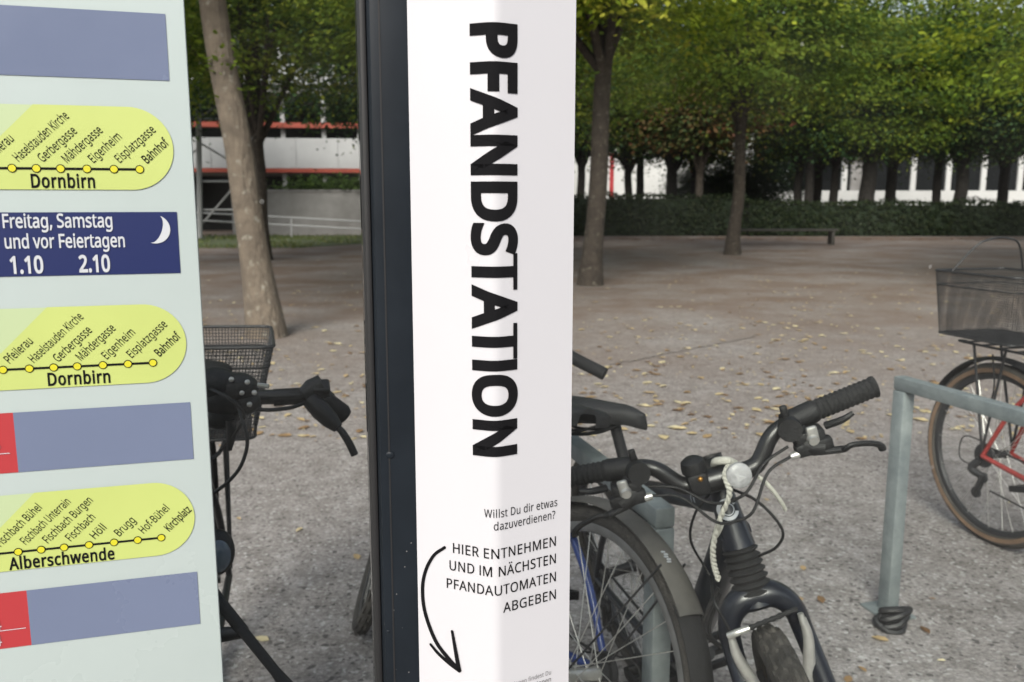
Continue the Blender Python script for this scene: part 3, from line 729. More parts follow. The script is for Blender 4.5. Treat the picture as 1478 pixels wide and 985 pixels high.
def frame(root, bb, seat, a0, u, s0, s1, xr, Rw, mt, r=(.019, .022, .016), low=False, headr=(.02, .02)):
    f = MB(); h0, h1 = a0 + u * s0, a0 + u * s1; B = V((bb[0], 0, bb[1])); St = V((seat[0], 0, seat[1]))
    f.tube([h0, h1], [headr[0], headr[1]], 16); f.tube([B, h0 + u * .03], r[1], 16)
    tt = St.lerp(B, .42) if low else St.lerp(B, .1)
    f.tube([tt, h1 - u * .03], r[0], 16); f.tube([B, St], r[2], 14)
    f.tube([B + V((0, -.035, 0)), B + V((0, .035, 0))], .022, 16)
    for sg in (-1, 1):
        f.tube([B + V((-.02, sg * .02, 0)), (bb[0] * .6, sg * .045, (bb[1] * .6 + Rw * .4)), (xr, sg * .066, Rw)], [.012, .011, .009], 10, 4)
        f.tube([St.lerp(B, .12) + V((0, sg * .012, 0)), (xr * .5 + seat[0] * .5 - .02, sg * .045, (Rw + seat[1]) / 2 - .02), (xr, sg * .066, Rw)], [.009, .009, .008], 10, 4)
    return f.build('frame', mt, root)
bikes = 'bicycles parked nose towards the shelter'
# ---- B: black mountain bike, close behind the glass
Rw, Lw = .32, 1.0
a0, u = head_axis(Lw, Rw, 70, .05)
B = place('bicycle', tuple(a0 + u * .578), (.352, 1.445), 13.5, 12.5, 'black mountain bike with bare knobbly front tyre and white rope round its stem', 'bicycle', bikes)
Ms = axis_rot(a0, u, R(-17))
wheel(B, 0, Rw, .05, rimm='darkrim', knob=True); wheel(B, Lw, Rw, .052, Ms, 'darkrim', knob=True)
frame(B, (.40, .27), (.25, .70), a0, u, .437, .545, 0, Rw, 'navy', (.021, .031, .017), headr=(.0285, .0195))
drive(B, (.40, .27), 0, Rw, -1, .6); derailleur(B, 0, Rw, -1)
MB().tube([(.25, 0, .68), (.225, 0, .80)], .0135, 14).build('seat_post', 'steel', B); sdl = saddle(B, 0, 0, .27, .15); sdl.location = (.19, -.045, .862); sdl.rotation_euler = (R(-6), 0, R(46)); sdl.scale = (.95, 1, 1.35)
fk = MB(Ms); cw = .062
cz = a0 + u * .342
for sg in (-1, 1):
    fk.tube([cz + V((0, 0, .012)), cz + V((.003, sg * .03, .008)), cz + V((.008, sg * .054, -.02)), cz + V((.018, sg * cw, -.075)), a0 + V((.022, sg * .064, .14)), a0 + V((.05, sg * .06, 0))], [.026, .023, .0195, .0175, .0155, .012], 16, 6)
fk.tube([cz - u * .005, cz + u * .03], [.03, .026], 18)
fko = fk.build('fork', 'navy', B, ang=60)
gt = MB(Ms); prof = []
for k in range(41):
    t = k / 40; s = .357 + .083 * t; r = .0275 + .0035 * math.sin(t * 7 * 2 * math.pi) + .004 * (1 - t); prof.append((r, s))
gg = MB().lathe(prof, 32, 'z'); q = V((0, 0, 1)).rotation_difference(u).to_matrix()
gt.add([a0 + q @ v for v in gg.v], gg.f); gt.build('fork_gaiter', 'rubber', B)
dc = MB(Ms)   # pale bands low on the legs
for k in range(6): dc.box(a0 + V((.0415, .052 + k * .0042, .196 + .003 * (k % 2))), (.0012, .0024, .016), 0)
dc.build('fork_decal', 'whiteink', fko, smooth=False)
# round badge on the head tube
hb = a0 + u * .505; fr = V((math.sin(R(70)), 0, math.cos(R(70))))
bd = MB(Ms)
def arc_band(cen, r0, r1, g0, g1, n=26, push=.0):
    vs = []; fs = []
    for i in range(n + 1):
        a = R(g0 + (g1 - g0) * i / n)
        for r in (r0, r1):
            y, z = r * math.cos(a), r * math.sin(a); hr = .0232 + push + (-z) * .09
            vs.append(cen + u * z + V((0, y, 0)) * 1.0 + fr * (math.sqrt(max(1e-8, hr * hr - y * y))))
    for i in range(n): fs.append((2 * i, 2 * i + 2, 2 * i + 3, 2 * i + 1))
    bd.add(vs, fs)
arc_band(hb, .0125, .0188, 25, 335); arc_band(hb, .0088, .0106, 190, 420, push=.0004)
bd.build('head_badge', 'whiteink', B)
# stem + bar
st_ = a0 + u * .578
sb_ = MB(Ms); sb_.tube([a0 + u * .55, a0 + u * .60], [.019, .02], 18); sb_.tube([a0 + u * .58, st_ + V((.075, 0, .012))], [.021, .019], 16); sb_.tube([st_ + V((.075, -.025, .012)), st_ + V((.075, .025, .012))], .0205, 18)
stem = sb_.build('stem', 'blackpaint', B)
cpm = MB(Ms); cc = st_ + V((.10, .026, .020))
dirc = V((1, .08, .18)).normalized(); gg = MB().lathe([(1e-4, .012), (.011, .0115), (.0175, .0105), (.0205, .008), (.021, 0), (.019, -.006), (1e-4, -.006)], 32, 'z'); qq = V((0, 0, 1)).rotation_difference(dirc).to_matrix()
cpm.add([cc + qq @ v for v in gg.v], gg.f); cpo = cpm.build('stem_cap', 'reflector', B)
tri = MB(Ms); tri.add([cc + qq @ V(p) for p in ((-.008, -.009, .0114), (.009, -.004, .0116), (.004, .010, .0116), (.0005, .0, .0130))], [(0, 1, 3), (1, 2, 3), (2, 0, 3)]); tri.build('cap_facet', mat('pale grey cap', (.42, .42, .43), .4), cpo, smooth=False)
bc = st_ + V((.075, 0, .012))
barp = [(0, 0, 0), (0, .035, 0), (-.002, .065, .006), (-.008, .095, .04), (-.015, .122, .052), (-.028, .175, .056), (-.045, .285, .061)]
bp_ = [bc + V((x, -y, z)) for x, y, z in barp[::-1]] + [bc + V(p) for p in barp[1:]]
hbar = MB(Ms).tube(bp_, [.0125] * 3 + [.0135, .0145, .0155] + [.016] + [.0155, .0145, .0135] + [.0125] * 3, 16, 6).build('handlebar', 'blackpaint', B, ang=60)
def barpt(t):  # t = signed lateral distance along y
    yy = abs(t)
    for (xa, ya, za), (xb, yb, zb) in zip(barp, barp[1:]):
        if yy <= yb: f = (yy - ya) / (yb - ya); return bc + V((xa + (xb - xa) * f, t, za + (zb - za) * f))
    return bc + V((barp[-1][0], t, barp[-1][2]))
for sg in (1, -1):
    P = [barpt(sg * (.176 + .112 * k / 26)) for k in range(27)]; rr = [.0162 + (.0018 if k % 2 else 0) for k in range(27)]; rr[0] = rr[-1] = .0185; rr[1] = rr[-2] = .0185
    gv = MB(Ms); gv.tube(P, rr, 18); gv.build('grip', 'rubber', hbar)
    b0 = barpt(sg * .142)
    # shifter pod
    pd_ = MB(Ms); pd_.tube([barpt(sg * .126), barpt(sg * .176)], .0195, 16)
    pd_.tube([b0 + V((.012, -sg * .012, -.004)), b0 + V((.034, -sg * .016, -.002))], [.020, .019], 18)
    pd_.box(b0 + V((.02, sg * .012, -.026)), (.035, .05, .03), .007); pd_.box(b0 + V((.012, -sg * .014, .024)), (.009, .012, .022), .003)
    pd_.tube([b0 + V((.01, sg * .045, -.02)), b0 + V((.024, sg * .07, -.012)), b0 + V((.028, sg * .088, -.004))], [.007, .006, .004], 8, 4)
    pd_.build('gear_shifter', 'black', hbar)
    lb = MB(Ms)
    lb.tube([b0 + V((.01, sg * .0, -.012)), b0 + V((.026, sg * .005, -.036)), b0 + V((.034, sg * .03, -.046))], [.015, .016, .012], 10, 4)
    lb.box(b0 + V((.03, sg * .014, -.04)), (.022, .062, .024), .006)
    lb.tube([b0 + V((.034, sg * .02, -.05)), b0 + V((.04, sg * .055, -.054)), b0 + V((.046, sg * .058, -.052)), b0 + V((.05, sg * .068, -.047)), b0 + V((.046, sg * .088, -.052)), b0 + V((.04, sg * .106, -.060)), b0 + V((.037, sg * .115, -.068)), b0 + V((.036, sg * .117, -.076))], [.008, .0075, .0065, .0062, .006, .006, .0065, .0062], 10, 5, flat=.75)
    lv = lb.build('brake_lever', 'black', hbar)
    cl_ = MB(Ms); cl_.tube([barpt(sg * .162), barpt(sg * .176)], .0185, 20); cl_.box(b0 + V((.036, sg * .016, -.018)), (.010, .018, .03), .004); cl_.tube([b0 + V((.036, sg * .014, -.024)), b0 + V((.045, sg * .014, -.026))], [.010, .008], 14)
    cl_.build('lever_clamp', 'silver', lv)
    bl = MB(Ms); bl.tube([b0 + V((.034, -sg * .006, -.044)), b0 + V((.034, -sg * .016, -.0445)), b0 + V((.034, -sg * .026, -.045))], [.0062, .0072, .0055], 12); bl.build('cable_adjuster', 'silver', lv)
    for dz, xo, ex in ((0, 0, .03), (.012, -.012, .0)):
        cable(B, [b0 + V((.034 + xo, -sg * .024, -.044 + dz)), b0 + V((.046 + xo, -sg * .07, -.056 + dz)), bc + V((.045 + xo, sg * .03, -.022 - ex)), bc + V((.036 + xo, -sg * .01, -.035 - ex))], .0026, m=Ms)
# bell/bar clamp light bracket
bl = MB(Ms); q = barpt(-.038); bl.box(q + V((.004, 0, .006)), (.04, .034, .04), .006); bl.lathe([(1e-4, .05), (.012, .049), (.019, .044), (.021, .034), (.021, .026), (1e-4, .026)], 28, 'z', q + V((.004, 0, .0)))
blo = bl.build('bell', 'black', B); MB(Ms).ball(q + V((.025, .004, .018)), .0045).build('bell_bolt', mat('brass', (.42, .22, .06), .4, .8), blo)
# rope
rp = MB(Ms)
for ph in (0, math.pi):
    path = spline([st_ + V(p) for p in ((.05, .03, .022), (.08, .022, .036), (.1, .006, .026), (.108, .004, -.004), (.096, -.022, -.05), (.08, -.043, -.1), (.068, -.05, -.14), (.062, -.05, -.175))], 14)
    rp.tube([p + V((math.cos(i * .9 + ph), math.sin(i * .9 + ph), .3 * math.sin(i * .9 + ph))) * .0022 for i, p in enumerate(path)], .0035, 8)
rp.tube([st_ + V(p) for p in ((.07, .04, .02), (.09, .066, -.01), (.085, .082, -.05), (.075, .088, -.075))], .0036, 8, 5)
rp.tube([st_ + V(p) for p in ((.08, -.034, -.085), (.086, -.024, -.07), (.082, -.018, -.062))], .0036, 8, 5)
rp.tube([st_ + V(p) for p in ((.06, -.005, .03), (.075, .0, .042), (.085, .018, .042), (.075, .03, .03))], [.005, .0065, .0065, .005], 10, 4)
tag(rp.build('rope', 'rope'), 'pale braided rope knotted round the stem of the black mountain bike', 'rope'); rope = bpy.context.scene.objects['rope']
rope.matrix_world = MX.Translation(B.location) @ B.rotation_euler.to_matrix().to_4x4()
# loose cables
cable(B, [st_ + V((.03, .012, -.03)), st_ + V((.06, .05, -.055)), st_ + V((.07, .075, -.11)), st_ + V((.05, .062, -.15)), st_ + V((.03, .03, -.17))], .0026, m=Ms)
cable(B, [st_ + V((.03, -.02, -.03)), st_ + V((.03, -.055, -.06)), st_ + V((.01, -.075, -.12)), st_ + V((0, -.06, -.2)), cz + V((.04, -.07, .05)), cz + V((.055, -.06, -.004))], .0024, m=Ms)
cable(B, [st_ + V((-.02, -.05, -.25)), st_ + V((.0, -.09, -.31)), st_ + V((.01, -.06, -.36)), cz + V((.0, -.05, -.12))], .0036, m=Ms)
cable(B, [st_ + V((-.03, -.05, -.245)), st_ + V((-.005, -.10, -.30)), st_ + V((.01, -.07, -.35)), cz + V((.0, -.05, -.115))], .0036, m=Ms)
# V-brake
for sg in (-1, 1):
    vb = MB(Ms)
    vb.tube([cz + V((.052, sg * .06, -.018)), cz + V((.058, sg * .06, -.05)), cz + V((.062, sg * .052, -.085)), cz + V((.066, sg * .043, -.125)), cz + V((.068, sg * .04, -.155))], [.006, .0085, .010, .011, .012], 12, 5, flat=.7)
    vb.tube([cz + V((.05, sg * .04, -.155)), cz + V((.082, sg * .04, -.157))], [.010, .009], 14)
    if sg < 0: vb.tube([cz + V((.055, -.064, -.014)), cz + V((.06, -.05, -.008)), cz + V((.06, -.028, -.006))], [.0062, .006, .005], 10, 4)
    else: vb.tube([cz + V((.056, .058, -.006)), cz + V((.06, .058, -.024))], [.005, .006], 10)
    vo = vb.build('brake_arm', 'silver', B); MB(Ms).box(cz + V((.045, sg * .03, -.12)), (.05, .012, .012), .003).build('brake_pad', 'rubber', vo)
bt = MB(Ms); bt.tube([cz + V((.06, -.03 + .085 * k / 14, -.006 + .012 * k / 14)) for k in range(15)], [.0035 + .0014 * (k % 2) for k in range(15)], 10); bt.build('cable_boot', 'rubber', B)
# top tube decals
td = MB(); h1 = a0 + u * .52; S_ = V((.25, 0, .70)).lerp(V((.40, 0, .27)), .1)
for t, ln in ((.16, .012), (.19, .008)):
    p = h1.lerp(S_, t); td.tube([p, h1.lerp(S_, t + ln)], .0215, 18, cap=False)
td.build('frame_decal', 'whiteink', B)
# ---- C: blue-framed bike facing away, grey rear mudguard next to the glass
Rw, Lw = .345, 1.03
a0, u = head_axis(Lw, Rw, 70, .06)
Cc = place('bicycle', (0, 0, 0), (.08, 1.60), 211, 12.5, 'bicycle with slim blue stays and long dusty grey mudguard, facing away', 'bicycle', bikes)
Ms = axis_rot(a0, u, R(-26))
wheel(Cc, 0, Rw, .038, rimm='rim'); wheel(Cc, Lw, Rw, .046, Ms, 'darkrim', knob=True)
frame(Cc, (.43, .28), (.27, .76), a0, u, .42, .56, 0, Rw, 'blue', (.016, .018, .015)); drive(Cc, (.43, .28), 0, Rw, -1, 2.4); derailleur(Cc, 0, Rw, -1)
MB().tube([(.27, 0, .74), (.255, 0, .8)], .0135, 14).build('seat_post', 'steel', Cc); saddle(Cc, .26, .865, .26, .17)
fk = MB(Ms)
for sg in (-1, 1): fk.tube([a0 + u * .41, a0 + u * .4 + V((0, sg * .036, -.005)), a0 + u * .36 + V((.002, sg * .05, 0)), a0 + u * .16 + V((.008, sg * .052, 0)), (Lw, sg * .05, Rw)], [.017, .016, .013, .011, .008], 12, 5)
fk.tube([a0 + u * .39, a0 + u * .43], .019, 14); fk.build('fork', 'blue', Cc)
gd = guard(Cc, 0, Rw, .06, 55, 138, gap=.02)
guard(Cc, 0, Rw, .056, 134, 192, 'mud_flap', gap=.012, mt='rubber', parent=gd)
sy = MB()
for sg in (-1, 1): sy.tube([(0, sg * .052, Rw), ((Rw + .016) * math.cos(R(122)), sg * .03, Rw + (Rw + .016) * math.sin(R(122)))], .0025, 6)
sy.build('mudguard_stay', 'steel', gd)
dcl = MB(); 
for k in range(5): a = R(118 + k * .9); dcl.box(((Rw + .0205) * math.cos(a), .012 - .003 * (k % 2), Rw + (Rw + .0205) * math.sin(a)), (.003, .009, .002), 0, MX.Rotation(-a + math.pi / 2, 3, 'Y'))
dcl.build('mudguard_decal', 'whiteink', gd, smooth=False)
h1 = a0 + u * .70 + V((0, -.055, 0))
MB(Ms).tube([a0 + u * .56, a0 + u * .70, a0 + u * .70 + V((.05, 0, .01))], [.015, .014, .016], 14).build('stem', 'blackpaint', Cc)
bp_ = [V((-.07, -.33, -.02)), V((.0, -.20, .0)), V((.045, -.1, .01)), V((.05, 0, 0)), V((.045, .1, .01)), V((.0, .20, .0)), V((-.07, .33, -.02))]
hb_ = MB(Ms).tube([h1 + p for p in bp_], .0125, 14, 6).build('handlebar', 'silver', Cc)
for sg in (-1, 1):
    MB(Ms).tube([h1 + V((-.005, sg * .205, .001)), h1 + V((-.038, sg * .255, -.010)), h1 + V((-.073, sg * .33, -.021))], .0175, 16).build('grip', 'rubber', hb_)
    lv = MB(Ms); lv.tube([h1 + V((.02, sg * .17, -.008)), h1 + V((.03, sg * .19, -.03))], .012, 10); lv.tube([h1 + V((.03, sg * .175, -.026)), h1 + V((.03, sg * .21, -.045)), h1 + V((.0, sg * .245, -.06)), h1 + V((-.02, sg * .262, -.085))], [.008, .007, .006, .007], 10, 5, flat=.7); lv.build('brake_lever', 'black', hb_)
# ---- A: dark bike at the left with a rear basket
Rw, Lw = .345, 1.06
a0, u = head_axis(Lw, Rw, 69, .06)
h1 = a0 + u * .66
A = place('bicycle', tuple(h1), (-.56, 1.36), 16.5, -2, 'dark bicycle with mesh rear basket half hidden behind the mint timetable', 'bicycle', bikes)
wheel(A, 0, Rw, .04, rimm='darkrim', knob=True); wheel(A, Lw, Rw, .04, rimm='darkrim')
frame(A, (.44, .28), (.26, .82), a0, u, .42, .58, 0, Rw, 'blackpaint', (.017, .022, .016), low=True); drive(A, (.44, .28), 0, Rw, -1, 2.6)
MB().tube([(.26, 0, .8), (.245, 0, .88)], .0135, 14).build('seat_post', 'steel', A); saddle(A, .255, .93, .27, .19)
fk = MB()
for sg in (-1, 1): fk.tube([a0 + u * .41, a0 + u * .39 + V((0, sg * .04, 0)), a0 + u * .34 + V((.002, sg * .054, 0)), (Lw, sg * .054, Rw)], [.018, .017, .015, .011], 12, 5)
fk.build('fork', 'blackpaint', A); guard(A, Lw, Rw, .06, 150, -20, gap=.022, mt='black'); guard(A, 0, Rw, .06, 195, 40, gap=.022, mt='black')
MB().tube([a0 + u * .58, h1, h1 + V((.06, 0, .01))], [.016, .016, .018], 14).build('stem', 'blackpaint', A)
bp_ = [h1 + V(p) for p in ((-.09, -.29, -.02), (.01, -.21, .0), (.05, -.12, .005), (.06, 0, .01), (.05, .10, .005))]
bpy.context.view_layer.update()
def local(root, p):
    from mathutils import Euler
    m = MX.Translation(root.location) @ root.rotation_euler.to_matrix().to_4x4(); return m.inverted() @ p
def al(px, py, Y): return local(A, at_y(px, py, Y))
hb_ = MB().tube(bp_ + [al(360, 577, 1.385), al(400, 573, 1.40), al(450, 572, 1.42)], .0125, 14, 6).build('handlebar', 'blackpaint', A)
MB().tube([al(395, 574, 1.40), al(445, 571, 1.42)], .0145, 14).build('bar_sleeve', 'rubber', hb_)
gv = MB(); gv.tube([al(441, 574, 1.415), al(452, 566, 1.42), al(468, 557, 1.425)], [.0185, .0235, .022], 10); gv.tube([al(452, 566, 1.42), al(472, 582, 1.43)], [.0205, .0195], 12)
gv.box(al(463, 559, 1.415), (.03, .03, .014), .004, MX.Rotation(.5, 3, 'Y')); gv.build('gear_shifter', 'black', hb_, ang=50)
MB().tube([al(466, 577, 1.425), al(480, 588, 1.43), al(494, 598, 1.435), al(499, 602, 1.437)], [.0175, .0178, .0178, .0135], 18).build('grip', 'rubber', hb_)
lv = MB(); lv.tube([al(448, 578, 1.40), al(463, 593, 1.39), al(477, 607, 1.385), al(488, 618, 1.38)], [.0145, .0165, .0145, .009], 10)
lv.tube([al(486, 616, 1.38), al(494, 624, 1.377), al(504, 640, 1.375), al(512, 657, 1.375)], [.005, .006, .0065, .0065], 10, 5); lv.build('brake_lever', 'black', hb_, ang=50)
cable(A, [al(440, 582, 1.40), al(418, 589, 1.38), al(385, 592, 1.36), al(352, 588, 1.33)], .0034)
cl = MB()
for px, py, r_ in ((322, 575, .036), (345, 560, .03), (312, 556, .036), (352, 580, .026), (318, 598, .03)): cl.ball(al(px, py, 1.33), r_, (1, 1, .8))
cl.build('bar_clamp', 'black', hb_)
bt = MB()
for px, py in ((334, 548), (357, 552), (349, 567), (360, 584), (367, 567)): bt.ball(al(px, py, 1.305), .0042)
bt.tube([al(372, 556, 1.32), al(388, 558, 1.32)], .004, 8); bt.build('clamp_bolt', 'silver', hb_)
cable(A, [al(340, 575, 1.31), al(351, 610, 1.28), al(357, 640, 1.27), al(348, 672, 1.26), al(330, 695, 1.26), al(306, 714, 1.26)], .003)
cable(A, [al(300, 560, 1.30), al(330, 575, 1.27), al(352, 598, 1.28), al(340, 625, 1.30), al(318, 650, 1.32)], .0026)
MB().tube([al(332, 606, 1.31), al(334, 626, 1.31), al(331, 650, 1.31)], [.008, .008, .004], 10, 4).build('cable_guide', 'black', A)
lm = MB(); c_ = al(313, 797, 1.19); lm.ball(c_, .030, (.85, .85, 1.15)); lmo = lm.build('headlamp', 'black', A)
MB().ball(c_ + V((.014, .002, 0)), .023, (.7, .8, 1.1)).build('lamp_lens', 'bluegrey', lmo)
ls = MB(); ls.tube([al(300, 845, 1.12), al(318, 870, 1.11), al(352, 913, 1.09)], .0085, 10); ls.tube([al(348, 908, 1.09), al(398, 970, 1.05), al(425, 1005, 1.03)], [.0075, .007, .011], 10); ls.tube([al(305, 918, 1.12), al(350, 913, 1.09)], [.012, .008], 10)
ls.build('luggage_strut', 'black', A)
rack(A, 0, .735, Rw=.345)
bk = basket(A, -.03, .74, .968, .36, .36, .30, .27, dip=.012)
# ---- E: red bike with basket
Rw, Lw = .35, 1.05
a0, u = head_axis(Lw, Rw, 70, .06)
Eb = place('bicycle', (0, 0, Rw), (1.845, 3.16), 15, 0, 'red framed bicycle with tan walled tyres and black mesh basket on its rear rack', 'bicycle', bikes)
wheel(Eb, 0, Rw, .044, rimm='darkrim', side='tan'); wheel(Eb, Lw, Rw, .044, rimm='darkrim', side='tan')
frame(Eb, (.44, .27), (.26, .82), a0, u, .42, .58, 0, Rw, 'red', (.017, .02, .016)); drive(Eb, (.44, .27), 0, Rw, -1, 2.85); derailleur(Eb, -.01, Rw, -1)
MB().tube([(.26, 0, .8), (.245, 0, .9)], .0135, 14).build('seat_post', 'steel', Eb); saddle(Eb, .25, .95)
fk = MB()
for sg in (-1, 1): fk.tube([a0 + u * .41, a0 + u * .39 + V((0, sg * .04, 0)), a0 + u * .34 + V((.002, sg * .054, 0)), (Lw, sg * .054, Rw)], [.018, .017, .015, .011], 12, 5)
fk.build('fork', 'red', Eb)
h1 = a0 + u * .66
MB().tube([a0 + u * .58, h1, h1 + V((.06, 0, .01))], [.016, .016, .018], 14).build('stem', 'blackpaint', Eb)
hb_ = MB().tube([h1 + V(p) for p in ((-.05, -.29, -.0), (.03, -.15, .005), (.06, 0, .01), (.03, .15, .005), (-.05, .29, 0))], .0135, 14, 6).build('handlebar', 'blackpaint', Eb)
for sg in (-1, 1): MB().tube([h1 + V((-.005, sg * .2, .004)), h1 + V((-.055, sg * .3, 0))], .017, 14).build('grip', 'rubber', hb_)
guard(Eb, 0, Rw, .055, 158, 40, gap=.026, mt='black'); rack(Eb, 0, .765, Rw=.35)
bk = basket(Eb, -.02, .80, 1.04, .40, .33, .36, .29)
hp = [V(p) for p in ((-.12, -.165, 1.04), (-.105, -.13, 1.09), (-.085, -.085, 1.145), (-.075, -.03, 1.165), (-.075, .04, 1.165), (-.085, .10, 1.14), (-.12, .165, 1.04))]
MB().tube(hp, .004, 8, 6).build('basket_handle', 'steel', bk)
cable(Eb, [(-.01, -.05, .52), (.02, -.06, .62), (.0, -.06, .74)], .003)
# ------------------------------------------------------------------ trees
def leaf_poly(p, n, t, s, wd=.62):
    b = n.cross(t); return [p - t * s, p - t * s * .25 + b * s * wd, p + t * s * .45 + b * s * wd * .7, p + t * s * 1.1, p + t * s * .45 - b * s * wd * .7, p - t * s * .25 - b * s * wd]
def crown_mesh(name, m, rx, ry, rz, clumps, per, size, seed, low=.25, spread=.42, flat=.45):
    r = random.Random(seed); vs = []; fs = []; cv = []
    for c in range(clumps):
        while True:
            d = V((r.uniform(-1, 1), r.uniform(-1, 1), r.uniform(-1, 1)))
            if .05 < d.length < 1: break
        d = d.normalized() * (r.random() ** .45) * (1 + .28 * noise.noise(d * 2.3 + V((seed, 0, 0))))
        if d.z < -.75: d.z *= .8
        cen = V((d.x * rx, d.y * ry, d.z * rz)); ax = V((d.x, d.y, d.z * .3 - low)).normalized()
        k = r.uniform(.6, 1.35); tone = min(1, max(0, r.gauss(.45, .36)))
        for i in range(int(per * k)):
            q = V((r.gauss(0, 1), r.gauss(0, 1), r.gauss(0, flat))) * spread * k
            q += ax * (q.dot(ax)) * .5; q.z -= .16 * (q.x * q.x + q.y * q.y)
            n = (V((r.gauss(0, .5), r.gauss(0, .5), 1)) + ax * .35).normalized(); t = (ax + V((r.gauss(0, .6), r.gauss(0, .6), r.gauss(-.3, .4)))); t = (t - n * t.dot(n)).normalized()
            b = len(vs); vs += leaf_poly(cen + q, n, t, size * r.uniform(.65, 1.25)); fs.append(tuple(range(b, b + 6))); cv.append(tone)
    me = bpy.data.meshes.new(name); me.from_pydata([tuple(v) for v in vs], [], fs); me.materials.append(M[m]); me.attributes.new('clump', 'FLOAT', 'FACE').data.foreach_set('value', cv); return me
CM = {}
def crown_of(key):
    if key not in CM:
        CM[key] = dict(
            near=lambda: crown_mesh('crown', 'leaf_light', 3.1, 3.1, 2.3, 170, 200, .045, 3, spread=.36, flat=.2),
            light=lambda: crown_mesh('crown', 'leaf_light', 2.9, 2.9, 2.4, 150, 170, .052, 5, spread=.38, flat=.2),
            mid=lambda: crown_mesh('crown', 'leaf', 3.1, 3.1, 2.5, 190, 150, .056, 8, spread=.42, flat=.22),
            dark=lambda: crown_mesh('crown', 'leaf_dark', 3.4, 3.4, 2.9, 380, 75, .075, 11, spread=.45),
            copper=lambda: crown_mesh('crown', 'leaf_red', 2.6, 2.6, 2.0, 240, 50, .09, 14),
            big=lambda: crown_mesh('crown', 'leaf_dark', 5.2, 4.2, 7.5, 620, 50, .22, 17, spread=.95),
        )[key]()
    return CM[key]
def tree(key, x, y, h0, cz, label, cat='tree', group='park trees', r=.17, lean=(0, 0), barkm='bark2', rz=0.0, sc_=1.0, wob=.06, seed=0, limbs=9):
    t = empty('park_tree', (x, y, 0)); tag(t, label, cat, group)
    q = random.Random(seed + int(x * 10)); top = V((lean[0], lean[1], h0)); pts = []
    for i in range(9):
        f = i / 8; pts.append(V((lean[0] * f + wob * noise.noise((f * 3, x, 1)), lean[1] * f + wob * noise.noise((f * 3, x, 9)), h0 * f - .02)))
    tr = MB().tube(pts, [r * (1.42 if i == 0 else 1.12 if i == 1 else 1 - .025 * i) for i in range(9)], 20, 3)
    cen = V((lean[0] * 1.15, lean[1] * 1.15, cz))
    for i in range(limbs):
        a = 6.283 * i / limbs + q.uniform(-.3, .3); e = cen + V((math.cos(a) * q.uniform(1.0, 2.4) * sc_, math.sin(a) * q.uniform(1.0, 2.4) * sc_, q.uniform(-.6, 1.6) * sc_))
        s_ = pts[-1] - V((0, 0, q.uniform(0, .5))); m_ = s_.lerp(e, .5) + V((q.uniform(-.2, .2), q.uniform(-.2, .2), q.uniform(.1, .5)))
        tr.tube([s_, m_, e], [r * .5, r * .28, r * .07], 8, 5)
    tr.tube([pts[-1], cen, cen + V((0, 0, 1.8 * sc_))], [r * .8, r * .45, r * .08], 10, 4)
    tr.build('trunk', barkm, t, ang=60)
    o = bpy.data.objects.new('crown', crown_of(key)); C.objects.link(o); o.parent = t; o.location = cen; o.rotation_euler = (0, 0, rz); o.scale = (sc_,) * 3
    return t
p = at_z(385, 486); T1 = tree('mid', p.x, p.y, 3.7, 5.7, 'thick pale barked tree leaning over the gravel, seen beside the mint timetable', r=.145, lean=(-.44, .1), barkm='bark', seed=1, wob=.04)
# a few sprouts on its trunk
sp_ = MB(); q = random.Random(4)
for k in range(70):
    a = q.uniform(0, 6.28); z = q.gauss(2.58, .13); f = z / 3.7; rr = .15 + abs(q.gauss(.03, .05))
    n = V((q.gauss(0, .5), q.gauss(0, .5), 1)).normalized(); t = V((math.cos(a), math.sin(a), -.3)); t = (t - n * t.dot(n)).normalized()
    sp_.add(leaf_poly(V((-.44 * f + math.cos(a) * rr, .1 * f + math.sin(a) * rr, z)), n, t, q.uniform(.025, .045)), [(0, 1, 2, 3, 4, 5)])
sp_.build('foliage', 'leaf_light', T1, smooth=False)
p = at_z(852, 412); tree('light', p.x, p.y, 3.5, 5.9, 'slim straight tree close beside the white column with lichen pale foot', r=.155, lean=(.16, 0), seed=2, rz=.6, sc_=1.08)
p = at_z(1058, 368); tree('mid', p.x, p.y, 3.2, 5.5, 'slender dark tree in the open gravel, seen above the mountain bike stem', r=.16, lean=(.1, 0), seed=3, rz=2)
tree('near', 8.6, 10.6, 2.7, 4.62, 'tree with bright yellow green low branches hanging over the red framed bicycle', r=.15, seed=4, rz=1.0, sc_=1.05)
tree('light', 12.2, 16.0, 3.0, 5.4, 'light leaved tree behind the yellow green low branches', r=.15, seed=5, rz=2.6, sc_=1.1)
tree('mid', -.1, 15.0, 3.2, 5.6, 'leafy tree whose trunk stands behind the white bottle column', r=.16, seed=6, rz=1.6)
tree('mid', -5.6, 19.5, 3.0, 5.6, 'dark tree directly behind the thick pale barked tree', r=.15, seed=7, rz=.3)
tree('mid', -1.9, 19.0, 3.2, 5.6, 'leafy tree hidden by the dark shelter post, leaves hanging left of it', r=.16, seed=8, rz=4)
tree('mid', -7.5, 13.5, 3.4, 6.0, 'tree hidden by the mint timetable, shading the gravel', r=.16, seed=9, rz=5)
dists = [('mid', 1.2, 26.5, 'round crowned tree hidden behind the white bottle column', 3.1), ('copper', 7.2, 33.5, 'tree with copper and yellow leaves above the hedge', 2.6),
         ('mid', 15.2, 37.0, 'green tree behind the lower hedge section', 3.0), ('mid', 17.5, 24.5, 'mid green tree beyond the red framed bicycle', 3.1), ('light', 21.5, 19.5, 'light tree beside the mid green tree at the gravel edge', 3.0)]
for k, (key, x, y, lb, h0) in enumerate(dists): tree(key, x, y, h0, h0 + 2.3, lb, r=.17, seed=20 + k, rz=k * 1.3)
